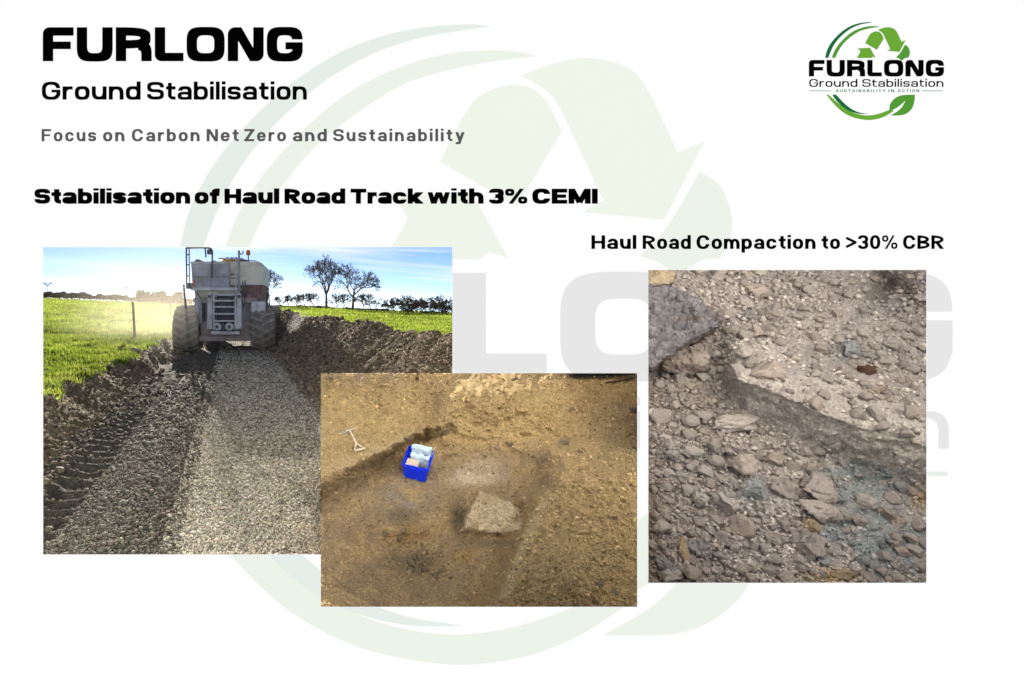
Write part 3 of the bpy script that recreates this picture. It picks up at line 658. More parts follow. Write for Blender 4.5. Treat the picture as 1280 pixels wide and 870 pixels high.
# ---- bare trees
M_BARK = mat('bare_bark', (.21, .165, .115), .95, .3, 3)
def bare_tree(name, px, base_py, Y, height, spread_, seed, label, depth=6, r0=None, group=None, trunk=.35, nb=(2, 3), minr=.021, cat='tree', lean=0.0, droop=0.0):
    rr = random.Random(seed); X = (px - PX) / FP * Y; z = CAMZ - (base_py - PY) / FP * Y
    root = empty(name, (X, Y, z)); tag(root, label, cat, group); r0 = r0 or height * .035
    tr, lim = MB(), MB()
    top = Vector((rr.uniform(-.02, .02) * height + lean * height, 0, trunk * height))
    tr.tube([(0, 0, -.3), (0, 0, .05 * height), (top * .55)[:], top[:]], [r0 * 1.4, r0, r0 * .85, r0 * .72], 8)
    def grow(p, d, L, r, lv):
        if lv <= 0: return
        q = p; pts = [p]; dd = d.copy(); n = 3
        for k in range(n):
            dd = (dd + Vector((rr.gauss(0, .16), rr.gauss(0, .16), rr.gauss(0, .12) - droop * (k / n)))).normalized(); q = q + dd * L / n; pts.append(q)
        r1 = max(minr, r * .62); lim.tube(pts, [max(minr, r), max(minr, r * .85), max(minr, r * .73), r1], 3 if lv < depth - 1 else 5, False)
        for k in range(rr.choice(nb)):
            ax = Vector((rr.gauss(0, 1), rr.gauss(0, 1), rr.gauss(0, .6))).cross(dd).normalized(); ang = rr.uniform(.25, .75)
            nd2 = (dd * math.cos(ang) + ax * math.sin(ang)); nd2.x *= spread_; nd2 = (nd2 + Vector((0, 0, .12))).normalized()
            grow(q, nd2, L * rr.uniform(.66, .84), r * .66, lv - 1)
        if lv > 1:
            for k in range(1):
                t = pts[rr.choice((1, 2))]; ax = Vector((rr.gauss(0, 1), rr.gauss(0, 1), rr.gauss(0, .5))).normalized(); grow(t, (dd * .6 + ax * .7 + Vector((0, 0, .15))).normalized(), L * .55, r * .4, lv - 2)
    nmain = 4
    for k in range(nmain):
        a = 2 * math.pi * (k + rr.uniform(-.3, .3)) / nmain; d = Vector((math.cos(a) * .62 * spread_, math.sin(a) * .5, 1.0)).normalized()
        grow(top * rr.uniform(.72, 1), d, height * .23, r0 * .6, depth)
    tr.build('trunk', M_BARK, root); lim.build('crown', M_BARK, root); return root
bare_tree('bare_tree', 408, 386.5, 62, 5.3, .9, 11, 'tall bare tree with a narrow crown, left of the two large ones on the skyline', 7, .15, minr=.014)
bare_tree('bare_tree', 441, 388, 61, 5.0, 1.35, 23, 'bare tree with a wide spreading crown, right of the two large ones on the skyline', 7, .15, minr=.014)
bare_tree('bare_tree', 337, 383.5, 66, 4.3, 1.1, 31, 'thin pale bare tree just right of the machine body', 6, .09)
small = [(350, 384.5, 1.7), (360, 385, 1.9), (371, 385, 2.0), (381, 386, 2.3), (392, 386, 2.2), (421, 387, 2.2), (430, 387.5, 2.4), (455, 388.5, 2.4), (463, 389, 2.5)]
words = ['small bare hedgerow tree nearest the machine', 'second small bare tree right of the machine', 'third small bare tree right of the machine', 'small bare tree with a round crown left of the tall tree', 'small bare tree close against the tall narrow tree', 'small bare tree in the gap between the two large trees', 'small bare tree tucked under the wide spreading tree', 'small bare tree right under the wide spreading crown', 'small bare tree right of the wide spreading one, last before the gap']
for k, (px, by, h) in enumerate(small): bare_tree('small_bare_tree', px, by, 64 - .02 * (px - 340), h, 1.4, 41 + k, words[k], 5, .05, 'small bare trees along the right hedge', .2, minr=.023)
hed = [(492, 391, 2.0), (503, 391, 2.3), (515, 391.5, 2.5), (527, 392.5, 2.3), (539, 393.5, 2.2), (553, 394, 2.4), (565, 394.5, 2.3)]
words = ['leftmost', 'second', 'third', 'fourth', 'fifth', 'sixth', 'rightmost']
for k, (px, by, h) in enumerate(hed): bare_tree('hedge_tree', px, by, 56 - .08 * (px - 490), h, 1.9, 71 + k, words[k] + ' of the dense twiggy bushy trees at the right end of the hedge', 6, .06, 'dense twiggy trees at the right end of the hedge', .15, (2, 3), .022, 'tree', 0, .12)
bare_tree('bare_tree', 158.5, 370, 110, 2.3, 1.2, 91, 'faint leaning bare tree on the left skyline', 3, .06, lean=-.12, minr=.02)
bare_tree('bare_tree', 59, 362, 150, 2.6, 1.6, 93, 'small bushy bare tree at the far left of the skyline', 4, .08, minr=.03)

def hedge(name, pts, h, w, n, seed, label, colr=(.11, .105, .055), leaf=.12):
    """pts: (px, base_py, Y) along the hedge; small leaf and twig faces through its volume over a dark woody core"""
    P = np.array([[(a - PX) / FP * Y, Y, CAMZ - (b - PY) / FP * Y] for a, b, Y in pts]); t = np.sort(RNG.uniform(0, len(P) - 1.001, n)); i = t.astype(int); f = (t - i)[:, None]
    C = P[i] * (1 - f) + P[i + 1] * f; hh = h * (.75 + .5 * fbm(t * 9, t * 0 + seed, 3, seed)); u = RNG.uniform(0, 1, n) ** .8
    C = C + np.stack([RNG.normal(size=n) * .15, RNG.normal(size=n) * w, u * hh], 1); s_ = RNG.uniform(.4, 1.2, n) * leaf
    M = rotmats(n); tri = np.array([(-.6, 0, 0), (.6, 0, 0), (0, 1.0, 0)]); V = np.einsum('nij,kj->nki', M, tri) * s_[:, None, None] + C[:, None]
    me = npmesh(name, V.reshape(-1, 3), np.arange(3 * n).reshape(-1, 3), np.repeat(np.array(colr) * RNG.uniform(.6, 1.5, (n, 1)), 3, 0))
    return tag(link(name, me, M_LEAF), label, 'hedge')
M_LEAF = mat('hedge_leaf', attr=True, rough=.9, var=.2)
hedge('hedge', [(335, 384.2, 66), (400, 387, 64), (480, 391, 58), (570, 396.5, 54)], .42, .3, 16000, 3, 'low dark hedge along the far edge of the right field', leaf=.11)
hedge('hedge', [(20, 371, 152), (54, 371.5, 152), (110, 373.5, 152), (178, 377, 150), (240, 380, 150)], 1.7, .6, 16000, 4, 'long clipped brown hedge on the left skyline', (.26, .20, .13), .4)
hedge('bushes', [(172, 377, 140), (180, 377, 140), (200, 378, 140), (206, 378.5, 140)], 3.2, 1.0, 5000, 8, 'dark rounded bushes on the skyline left of the machine', (.17, .15, .09), .4)
hedge('bushes', [(208, 378.5, 135), (228, 379.5, 135)], 2.6, 1.0, 3000, 9, 'low bushes on the skyline behind the left wheel', (.17, .15, .09), .4)
# ---------------------------------------------------------------- the soil mixing machine, seen from behind
MY = 16.4; MS = FP / MY                                  # pixels per metre at its rear
def mx_(px): return (px - 278) / MS
def mz_(py): return CAMZ - (py - PY) / MS
mach = empty('soil_stabiliser', ((278 - PX) / MS, MY, 0)); tag(mach, 'big dusty road stabilising machine on four fat tyres, seen from behind with its boarding ladder', 'construction machine')
M_BLUE = mat('dusty_blue_paint', (.40, .42, .50), .55, .22, 3, .002, 40, spec=.4, tint=((.24, .21, .17), 2.2, .42, .75))
M_CREAM = mat('dusty_cream_paint', (.72, .72, .64), .5, .14, 2.5, .001, 40, spec=.4, tint=((.34, .30, .24), 2.0, .5, .8))
M_PANEL = mat('faded_slate_panel', (.37, .40, .50), .6, .3, 3.5, .001, 40, tint=((.24, .22, .22), 3, .45, .8))
M_PALE = mat('pale_steel', (.62, .64, .70), .5, .2, 5, .001, 50, spec=.5, tint=((.30, .27, .22), 4, .5, .8))
M_STEEL = mat('dark_steel', (.11, .115, .135), .5, .25, 8, metal=.3)
M_LUG = mat('dusty_lit_lug', (.31, .285, .25), .9, .3, 6)  # dust, and paler than the tyre to paint in light on the tread
M_TYRE = mat('dusty_tyre', (.20, .188, .175), .92, .3, 6, .004, 50, tint=((.28, .25, .21), 3, .45, .75))
M_SKIRT = mat('dusty_skirt', (.38, .33, .32), .85, .3, 4, .003, 30)
M_ORANGE = mat('orange_lens', (.75, .22, .05), .3, .05); M_YELLOW = mat('yellow_cover', (.62, .36, .07), .6, .2, 5); M_RED = mat('red_mark', (.45, .09, .06), .6, .2, 5)
M_WHITEP = mat('white_reflector', (.75, .75, .72), .4, .05); M_DKRED = mat('dull_red_panel', (.22, .13, .13), .7, .35, 4, tint=((.35, .32, .3), 6, .5, .7))
def MBX(name, x0, x1, z0, z1, y0, y1, m, b=.02, parent=mach, label=None):
    return MB().box(mx_(x0), mx_(x1), y0, y1, mz_(z1), mz_(z0), b).build(name, m, parent, label=label)
# chassis
MBX('chassis', 240, 318, 376, 408, .75, 5.6, M_BLUE, .03); MBX('chassis_beam', 238, 320, 372, 379, .35, 5.2, M_SKIRT, .02)
MBX('mixing_hood', 248, 315, 402, 425, .35, 2.2, M_SKIRT, .05); MBX('hood_lip', 247, 314, 421, 427, .2, .4, M_SKIRT, .02)
MBX('rear_crossmember', 264, 300, 414, 418, -.05, .3, M_PALE, .02)
MBX('side_box', 312.5, 332, 377, 404, .25, 1.6, M_PALE, .04, label='pale blue grey box above the right tyre'); MBX('box_seam', 319, 320, 379, 402, .235, .26, M_BLUE, 0)
MBX('side_box', 240, 250, 372, 404, .3, 1.6, M_BLUE, .03)
# the cream tank, tapering downward, with a rounded top
def loft(name, sections, m, parent=mach):
    mb = MB(); n = None; vs = []; fs = []
    for (y, poly) in sections:
        n = len(poly); vs += [(mx_(a), y, mz_(b)) for a, b in poly]
    for k in range(len(sections) - 1):
        for i in range(n): fs.append((k * n + i, k * n + (i + 1) % n, (k + 1) * n + (i + 1) % n, (k + 1) * n + i))
    fs.append(tuple(range(n))[::-1]); fs.append(tuple((len(sections) - 1) * n + i for i in range(n)))
    mb.add(vs, fs); return mb.build(name, m, parent)
def tank(x0, x1, zt, zb, tap, r=4):
    out = [(x0 + tap, zb), (x0, zt + r), (x0 + r * .3, zt + r * .3), (x0 + r, zt), (x1 - r * 1.8, zt - .3), (x1 - r * .6, zt + r * .5), (x1, zt + r * 1.4), (x1 - tap, zb)]
    return out
loft('hopper', [(.45, tank(250, 327.3, 326.5, 355, 1.2)), (.52, tank(249, 328.3, 325.5, 355, 1.2)), (3.4, tank(249, 328.3, 325.5, 355, 1.2)), (3.5, tank(250, 327, 327, 355, 1.2))], M_CREAM)
loft('hopper_base', [(.50, [(255, 355.4), (327, 355.4), (322.5, 374), (258, 374)]), (3.3, [(255, 355.4), (327, 355.4), (322.5, 374), (258, 374)])], M_DKRED)
MBX('hopper_rib', 280, 328.6, 349.2, 350.6, .40, .47, M_CREAM, .003); MBX('hopper_rib', 281, 328.6, 354.2, 355.8, .38, .47, M_PALE, .003)
for k, (a, b, c_, d) in enumerate(((286, 290, 341, 343), (291, 293.4, 341, 343), (294.3, 297, 341, 343), (285, 296, 346.3, 347.4))):
    MBX('faded_decal', a, b, c_, d, .42 if k < 4 else .47, .44 if k < 4 else .52, M_STEEL if k < 3 else (M_DKRED if k == 3 else M_PALE), 0)
loft('control_cabinet', [(.10, [(238, 329), (285, 329), (286, 362), (240, 362)]), (.5, [(238, 329), (285, 329), (286, 362), (240, 362)])], M_PANEL)
MBX('cabinet_cap', 237, 286, 326.6, 329.4, .06, .6, M_PALE, .02); MBX('cabinet_seam', 262.8, 263.6, 330, 361, .085, .1, M_STEEL, 0); MBX('cabinet_seam', 239.5, 285, 345.6, 346.3, .085, .1, M_STEEL, 0)
MBX('lower_tray', 238.5, 300, 359.4, 363, .0, .6, M_PALE, .01); MBX('lower_panel', 241, 296, 363, 372, .3, .8, M_CREAM, .02); MBX('red_mark', 240.5, 242.6, 350, 362, .07, .1, M_RED, 0)
for pts in ([(246, 361), (247, 368), (251, 373)], [(243, 363), (245, 370), (243, 377)], [(303, 352), (305, 362), (302, 372), (304, 386)], [(306, 350), (307, 366), (305, 384)]):
    MB().tube([(mx_(a), .02, mz_(b)) for a, b in pts], .018, 6).build('hose', M_STEEL, mach)
# yellow engine cover with dark bumps, fan covers and pipe
MBX('engine_cover', 272, 296, 321.6, 326, .8, 2.4, M_YELLOW, .04); MBX('cover_roof', 268, 300, 319.6, 321.8, .7, 2.5, M_PALE, .02)
for a in (277, 282.5, 288): MBX('roof_vent', a, a + 3.6, 318, 319.8, .9, 1.6, M_STEEL, .02)
for cx_, cy_, r in ((242.4, 326.4, 5.6), (263.3, 327, 4.6)):
    mb = MB(); mb.lathe([(-.12, .001), (-.12, r / MS * .7), (-.08, r / MS), (.3, r / MS), (.3, .001)], 'y', 20, (mx_(cx_), .7, mz_(cx_ and cy_ + 1))); mb.build('round_cap', M_STEEL, mach)
MBX('top_clutter', 297, 306, 322, 327, .7, 1.0, M_STEEL, .02); MB().tube([(mx_(306), .8, mz_(323.4)), (mx_(315), .8, mz_(323.2)), (mx_(317.3), .8, mz_(323.8)), (mx_(317.8), .8, mz_(325.6))], .016, 6).build('grab_rail', M_STEEL, mach)
# platform guard rail on the left
mb = MB(); w_ = .028
mb.tube([(mx_(233.4), 0, mz_(361)), (mx_(232.9), 0, mz_(310))], w_, 6); mb.tube([(mx_(236.8), 0, mz_(361)), (mx_(236.4), 0, mz_(310))], .02, 6)
mb.tube([(mx_(232.9), 0, mz_(310)), (mx_(250), 0, mz_(309.6)), (mx_(261.5), 0, mz_(309.9)), (mx_(264.4), 0, mz_(311.4)), (mx_(265.4), 0, mz_(315)), (mx_(265), 0, mz_(348))], w_, 6)
for z in (318.5, 331, 345, 358): mb.tube([(mx_(233), 0, mz_(z)), (mx_(236.8), 0, mz_(z))], .02, 5)
mb.build('guard_rail', M_STEEL, mach); MBX('rail_foot', 233, 240, 353.5, 361, -.02, .3, M_STEEL, .01)
MBX('hanging_lamp', 259.3, 264.6, 311.6, 318.3, -.1, .06, M_STEEL, .02); MB().tube([(mx_(256.4), 0, mz_(311)), (mx_(257), 0, mz_(316)), (mx_(257.4), 0, mz_(322))], .025, 6).build('hanging_chain', M_STEEL, mach)
# mast beside the ladder with a hook, beacon
MB().box(mx_(297.4), mx_(300), -.04, .04, mz_(371), mz_(313), .008).build('mast', M_PANEL, mach); MB().box(mx_(294.4), mx_(295.8), -.08, -.02, mz_(371), mz_(324), .005).build('hand_rail', M_PALE, mach)
MB().tube([(mx_(300), 0, mz_(317.4)), (mx_(303.6), 0, mz_(317.4)), (mx_(303.9), 0, mz_(313.5))], .022, 6).build('mast_hook', M_STEEL, mach)
be = MB().tube([(mx_(308.2), .6, mz_(325.5)), (mx_(307.7), .6, mz_(315.6))], .02, 6).build('beacon_stem', M_STEEL, mach)
mb = MB(); mb.lathe([(-.08, .001), (-.08, .07), (.05, .065), (.085, .03), (.09, .001)], 'z', 14, (mx_(307.7), .6, mz_(313.5))); o = mb.build('beacon_lens', M_ORANGE, be, True); o['label'] = 'orange beacon lens'
# ladder
for a, z0, z1 in ((267.6, 367, 412), (294.6, 371, 412)): MBX('ladder_rail', a - 1, a + 1, z0, z1, -.12, -.04, M_PALE, .006)
for z in (368.8, 375.9, 383.6, 392.2, 401): MBX('rung', 268, 294, z - .95, z + .95, -.2, -.03, M_PALE, .01)
MBX('ladder_backing', 269, 293, 370, 404, .3, .36, M_STEEL, 0)
for sx, a in ((1, 262.4), (-1, 299)):
    mb = MB(); mb.prism([(mx_(a - 2.6), mz_(371)), (mx_(a - 1.4), mz_(366.6)), (mx_(a + 1.8), mz_(366.6)), (mx_(a + 2.8), mz_(371)), (mx_(a + 3.2 * 1), mz_(411)), (mx_(a - 3.6), mz_(411))], -.05, .2); lb = mb.build('lift_bracket', M_PALE, mach)
    MB().lathe([(-.05, .001), (-.05, .05), (.02, .05)], 'y', 12, (mx_(a + .2), -.03, mz_(370.6))).build('pivot_pin', M_STEEL, lb)
for a in (272.2, 287.4):
    lm = MB().lathe([(-.07, .001), (-.07, .09), (-.03, .13), (.12, .13), (.12, .001)], 'y', 20, (mx_(a), -.1, mz_(408.2))).build('rear_lamp', M_PALE, mach, True); MB().lathe([(-.085, .001), (-.085, .05), (-.06, .055)], 'y', 14, (mx_(a), -.1, mz_(408.2))).build('lamp_lens', M_STEEL, lm)
MBX('tow_hitch', 277.5, 282.2, 404, 414, -.1, .1, M_STEEL, .02)
# marker posts over the rear wheels
for a0, z0, a1, z1, zw in ((229.8, 387, 226.8, 355.2, 359), (332.2, 389, 334.0, 360.6, 364)):
    p = MB(); p.tube([(mx_(a0), .3, mz_(z0)), (mx_(a1), .3, mz_(z1))], .036, 8); q = p.build('marker_post', M_STEEL, mach)
    t = (zw - z1) / (z0 - z1); MB().box(mx_(a1 + (a0 - a1) * t) - .02, mx_(a1 + (a0 - a1) * t) + .02, .25, .262, mz_(zw + .9), mz_(zw - .9)).build('reflector', M_WHITEP, q)
# wheels: wide tyres with chevron lugs
def wheel(cx_, r, hw, y, lean=0.0):
    mb = MB(); prof = [(-hw * .55, r * .45), (-hw * .8, r * .55), (-hw, r * .74), (-hw * .97, r * .88), (-hw * .78, r * .965), (-hw * .4, r), (0, r * 1.008), (hw * .4, r), (hw * .78, r * .965), (hw * .97, r * .88), (hw, r * .74), (hw * .8, r * .55), (hw * .55, r * .45)]
    mb.lathe(prof, 'x', 48)
    nl = 18; lg = MB()
    for k in range(nl):
        for sd in (-1, 1):
            a0 = 2 * math.pi * (k + (.5 if sd > 0 else 0)) / nl; vs = []
            for (u, ro, da) in ((-.12, 1.06, -.03), (.5, 1.055, .13), (.97, .985, .26)):
                for e_ in (-.06, .06):
                    for rr_ in (ro, ro - .06):
                        a = a0 - da + e_; R_ = r * rr_; vs.append((sd * hw * u, R_ * math.cos(a), R_ * math.sin(a)))
            f = []
            for q in (0, 4): f += [(q, q + 4, q + 6, q + 2), (q + 1, q + 3, q + 7, q + 5), (q, q + 1, q + 5, q + 4), (q + 2, q + 6, q + 7, q + 3)]
            f += [(0, 2, 3, 1), (8, 9, 11, 10)]; lg.add(vs, f)
    o = mb.build('tyre', M_TYRE, mach, False); o.location = (cx_, y, r * 1.02 - .03); o.rotation_euler = (0, lean, 0)
    tag(lg.build('tread_lugs', M_LUG, o), kind='stuff')
    MB().lathe([(-hw * .5, .001), (-hw * .45, r * .2), (-hw * .3, r * .42), (-hw * .56, r * .46), (hw * .56, r * .46), (hw * .3, r * .42), (hw * .45, r * .2), (hw * .5, .001)], 'x', 24).build('rim', M_STEEL, o); return o
wheel(mx_(230.2), .70, .40, .72, .02); wheel(mx_(327.6), .70, .385, .72, -.03); wheel(mx_(231), .68, .38, 5.0); wheel(mx_(326.5), .68, .38, 5.0)
MB().tube([(mx_(232), .72, .7), (mx_(326), .72, .7)], .12, 10).build('axle', M_STEEL, mach)

# dust thrown up beside the machine, and an added thin veil of haze
def dust(name, loc, size, dens, col, label):
    me = bpy.data.meshes.new(name); bm = bmesh.new(); bmesh.ops.create_icosphere(bm, subdivisions=3, radius=1)
    from mathutils import noise as mn
    for v in bm.verts: v.co *= 1 + .22 * mn.fractal(v.co * 1.3 + Vector(loc), 1, 2, 2)
    bm.to_mesh(me); bm.free(); o = bpy.data.objects.new(name, me); COL.objects.link(o); o.location = loc; o.scale = size
    m = bpy.data.materials.new(name); m.use_nodes = True; t = m.node_tree; t.nodes.remove(t.nodes['Principled BSDF'])
    v = t.nodes.new('ShaderNodeVolumePrincipled'); v.inputs['Color'].default_value = (*col, 1); v.inputs['Anisotropy'].default_value = .45
    tc = t.nodes.new('ShaderNodeTexCoord'); ln = t.nodes.new('ShaderNodeVectorMath'); ln.operation = 'LENGTH'; t.links.new(tc.outputs['Object'], ln.inputs[0])
    mr = t.nodes.new('ShaderNodeMapRange'); mr.interpolation_type = 'SMOOTHSTEP'; mr.inputs[1].default_value = 0; mr.inputs[2].default_value = 1; mr.inputs[3].default_value = dens; mr.inputs[4].default_value = 0
    t.links.new(ln.outputs['Value'], mr.inputs[0]); t.links.new(mr.outputs[0], v.inputs['Density']); t.links.new(v.outputs[0], t.nodes['Material Output'].inputs['Volume'])
    me.materials.append(m); tag(o, label, None, None, 'stuff'); return o
dust('dust_and_haze', (-4.6, 18.5, .9), (4.2, 5.0, 2.0), .038, (1, .92, .76), 'pale sunlit dust drifting over the grass left of the machine')
dust('dust_and_haze', (-3.6, 14.5, 1.3), (3.4, 5.0, 2.2), .01, (.95, .9, .8), 'broad thin haze veil added for the glare round the left side of the machine')  # volume added to veil the machine like lens glare
dust('dust_and_haze', (-.3, 15.5, .75), (.8, 1.0, .7), .15, (.85, .88, .95), 'thin bluish dust beside the right rear tyre')
# ---------------------------------------------------------------- relief surfaces behind the other two openings
def polyline_sd(px, py, pts):
    """signed distance (pixels) to an open line, positive on its left-hand/upper side"""
    best = np.full(px.shape, 1e9); sg = np.ones(px.shape)
    for (ax, ay), (bx, by) in zip(pts, pts[1:]):
        ex, ey = bx - ax, by - ay; t = np.clip(((px - ax) * ex + (py - ay) * ey) / (ex * ex + ey * ey), 0, 1)
        d = np.hypot(px - ax - t * ex, py - ay - t * ey); c = (px - ax) * ey - (py - ay) * ex
        k = d < best; best = np.where(k, d, best); sg = np.where(k, np.sign(c), sg)
    return best * sg
def poly_sd(px, py, pts):
    ins = np.zeros(px.shape, bool); best = np.full(px.shape, 1e9)
    for k in range(len(pts)):
        (ax, ay), (bx, by) = pts[k], pts[(k + 1) % len(pts)]; ex, ey = bx - ax, by - ay
        t = np.clip(((px - ax) * ex + (py - ay) * ey) / (ex * ex + ey * ey), 0, 1); best = np.minimum(best, np.hypot(px - ax - t * ex, py - ay - t * ey))
        if by != ay: ins ^= ((py > ay) != (py > by)) & (px < ax + (py - ay) * ex / ey)
    return np.where(ins, best, -best)
def blob(px, py, cx_, cy_, rx, ry, p=2): return np.exp(-(np.abs((px - cx_) / rx) ** p + np.abs((py - cy_) / ry) ** p))
class Relief:
    """ground sloping up and away: z = z0 + m*y, plus heights"""
    def __init__(s, c, m, hf, ref=3.0): s.c, s.m, s.hf, s.ref = c, m, hf, ref; s.n = Vector((0, -m, 1)).normalized()
    def d(s, px, py, hv):
        q = s.m + (py - PY) / FP; return np.maximum((s.c - hv * (s.c / q) / s.ref) / q, D + .03)
    def P(s, px, py, lift=0.0):
        px = np.atleast_1d(np.asarray(px, float)); py = np.atleast_1d(np.asarray(py, float))
        return ray(px, py, s.d(px, py, s.hf(px, py))) + np.array(s.n)[None] * np.atleast_1d(lift)[:, None]
    def V(s, px, py, lift=0.0): return Vector(s.P(px, py, lift)[0].tolist())
    def scale(s, px, py): return float(s.d(px, py, 0.0)) / FP      # metres per pixel

# ---- middle picture: sandy spoil, trench and crate
SCARP = [(380, 606), (401, 597), (421, 588), (445, 579), (468, 570), (486, 563), (500, 556), (520, 546), (534, 541), (548, 536), (562, 528), (575, 512), (590, 500)]
RIDGE = [(600, 790), (622, 745), (640, 700), (655, 660), (668, 632), (690, 612), (700, 585), (690, 560), (668, 548), (640, 540)]
SLAB = [(598, 613), (612, 617), (632, 624), (648, 634), (652, 652), (650, 662), (633, 667), (600, 664), (577, 662), (585, 640)]
def h2(px, py):
    f = fbm(px / 26, py / 20, 4, 101); wob = 9 * fbm(px / 26, py / 26, 4, 102)
    d = polyline_sd(px, py, SCARP) + wob * .7 + 3.5 * fbm(px / 7, py / 6, 3, 104)                                   # > 0 above the scarp
    wdt = 9 + 26 * sstep(500, 401, px)
    h = .20 * sstep(-wdt, 4, d) * (1 - .5 * sstep(500, 540, px)) * (1 - sstep(540, 585, px))
    h = h + .16 * sstep(528, 580, px + .35 * (py - 500) + wob * .6) * sstep(458, 496, py) * sstep(760, 640, px) * sstep(590, 500, py) + .05 * blob(px, py, 640, 500, 120, 30)
    r = -polyline_sd(px, py, RIDGE) + wob                                       # > 0 right of the ridge
    h = h + np.where(py > 530, 1, sstep(500, 530, py)) * (.34 * sstep(-26, 10, r) + .0006 * np.clip(r - 10, 0, 60)) * sstep(545, 600, py)
    h = h - .13 * blob(px, py, 520, 695, 70, 40, 2) - .07 * blob(px, py, 574, 650, 10, 20) + .05 * blob(px, py, 700, 720, 40, 35) + .05 * sstep(725, 770, py) * sstep(600, 500, px)
    sl = poly_sd(px, py, SLAB); sl = sl + 3.5 * fbm(px / 9, py / 8, 3, 105); h = h + (.035 + .0009 * np.clip(665 - py, 0, 60)) * sstep(-3, 3, sl) + .02 * blob(px, py, 590, 600, 30, 9) + .012 * blob(px, py, 575, 585, 30, 8)
    h = h - .10 * sstep(2, -4, py - (460 + .0022 * np.clip(px - 716, 0, 200) ** 1.55)) * sstep(705, 725, px)
    rough = .010 + .002 * sstep(0, 20, r) + .004 * sstep(540, 480, py)
    h = h + .028 * f + rough * 1.3 * fbm(px / 8, py / 6.5, 4, 103) + .014 * (.35 - np.abs(fbm(px / 17, py / 11, 4, 120))) + .012 * fbm(px / 13, py / 10, 3, 109) * sstep(-wdt - 6, -wdt + 8, d) * sstep(14, -4, d)
    # drag marks down the ridge flank and a dark hole in the scarp
    h = h + .010 * np.sin((py + .35 * px) / 2.3 + 3 * f) * np.exp(-((r + 12) / 14) ** 2) * sstep(575, 600, py) - .02 * blob(px, py, 533, 547, 4, 6)
    l1, t1 = lumps(px, py * 1.15, 7.5, 141, .1, .6, .55); l2, t2 = lumps(px, py * 1.15, 3.6, 142, .1, .7, .75)
    am = (.35 + .35 * sstep(-5, 25, r)) * (.6 + .8 * sstep(-.2, .3, f))
    return h - .05 * blob(px, py, 628, 753, 8, 8) + am * (.010 * l1 + .009 * l2)
R2 = Relief(2.343, .36, h2, 3.3)
def c2(px, py):
    f = fbm(px / 40, py / 30, 4, 111)[..., None]; g = fbm(px / 5, py / 4, 3, 112)[..., None]; f2 = fbm(px / 18, py / 12, 3, 113); g2 = fbm(px / 2.2, py / 1.9, 2, 114)[..., None]
    C = np.array([.57, .415, .21]) * (1 + .14 * f + .22 * g + .10 * g2)
    def mixc(C, w, col): w = np.clip(w, 0, 1)[..., None]; return C * (1 - w) + np.array(col) * (1 + .15 * g) * w
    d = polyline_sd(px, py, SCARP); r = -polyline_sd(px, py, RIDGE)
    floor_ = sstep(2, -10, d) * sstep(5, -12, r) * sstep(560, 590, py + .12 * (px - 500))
    C = mixc(C, floor_ * (.65 + .6 * f2), (.385, .285, .182)); C = mixc(C, sstep(2, -3, d) * sstep(-34, -12, d) * sstep(520, 480, px), (.46, .33, .18))  # brown cut soil, deepened to paint shade into the trench floor
    C = mixc(C, .8 * sstep(495, 468, py + .05 * (px - 401)) * sstep(560, 480, px) * (.7 + f2), (.36, .28, .19))
    C = mixc(C, blob(px, py, 590, 597, 34, 10) * (.9 + 1.2 * f2) + blob(px, py, 600, 580, 26, 8) * (.6 + f2), (.70, .57, .41))
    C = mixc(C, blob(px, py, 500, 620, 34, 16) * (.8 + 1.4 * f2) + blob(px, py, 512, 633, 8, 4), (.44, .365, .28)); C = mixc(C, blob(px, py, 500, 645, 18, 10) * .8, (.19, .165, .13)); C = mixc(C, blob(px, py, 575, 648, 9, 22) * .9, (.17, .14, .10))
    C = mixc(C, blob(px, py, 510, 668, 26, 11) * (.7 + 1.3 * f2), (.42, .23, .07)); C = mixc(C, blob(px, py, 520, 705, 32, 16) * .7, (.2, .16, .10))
    C = mixc(C, np.exp(-((r - 8) / 6) ** 2) * sstep(585, 640, py) * .8 + np.exp(-((d - 5) / 5) ** 2) * sstep(540, 500, px) * .7, (.62, .48, .285)); C = mixc(C, blob(px, py, 548, 512, 16, 30) * .6, (.40, .29, .165)); C = mixc(C, blob(px, py, 582, 695, 12, 8), (.46, .31, .13)); C = mixc(C, blob(px, py, 770, 540, 40, 40) * .5 + blob(px, py, 705, 553, 10, 6) * .7, (.26, .215, .15))  # dry crest lines painted lighter, mound flank darker, to model light and shade
    sl = poly_sd(px, py, SLAB) + 3.5 * fbm(px / 9, py / 8, 3, 105); C = mixc(C, sstep(5, -3, r) * sstep(-34, -20, r) * sstep(600, 640, py) * .85, (.43, .30, .155)); C = mixc(C, sstep(-2, 3, sl) * (.8 + 1.0 * f2 + .35 * g[..., 0]), (.76, .62, .42)); C = mixc(C, blob(px, py, 610, 678, 34, 6) * .7, (.22, .17, .115))  # ridge flank and strip under the slab darkened as painted shade
    return C.clip(.02, .8)
M_SAND = mat('sandy_soil', attr=True, rough=1, var=.4, nscale=80, bump=.03, bscale=60)
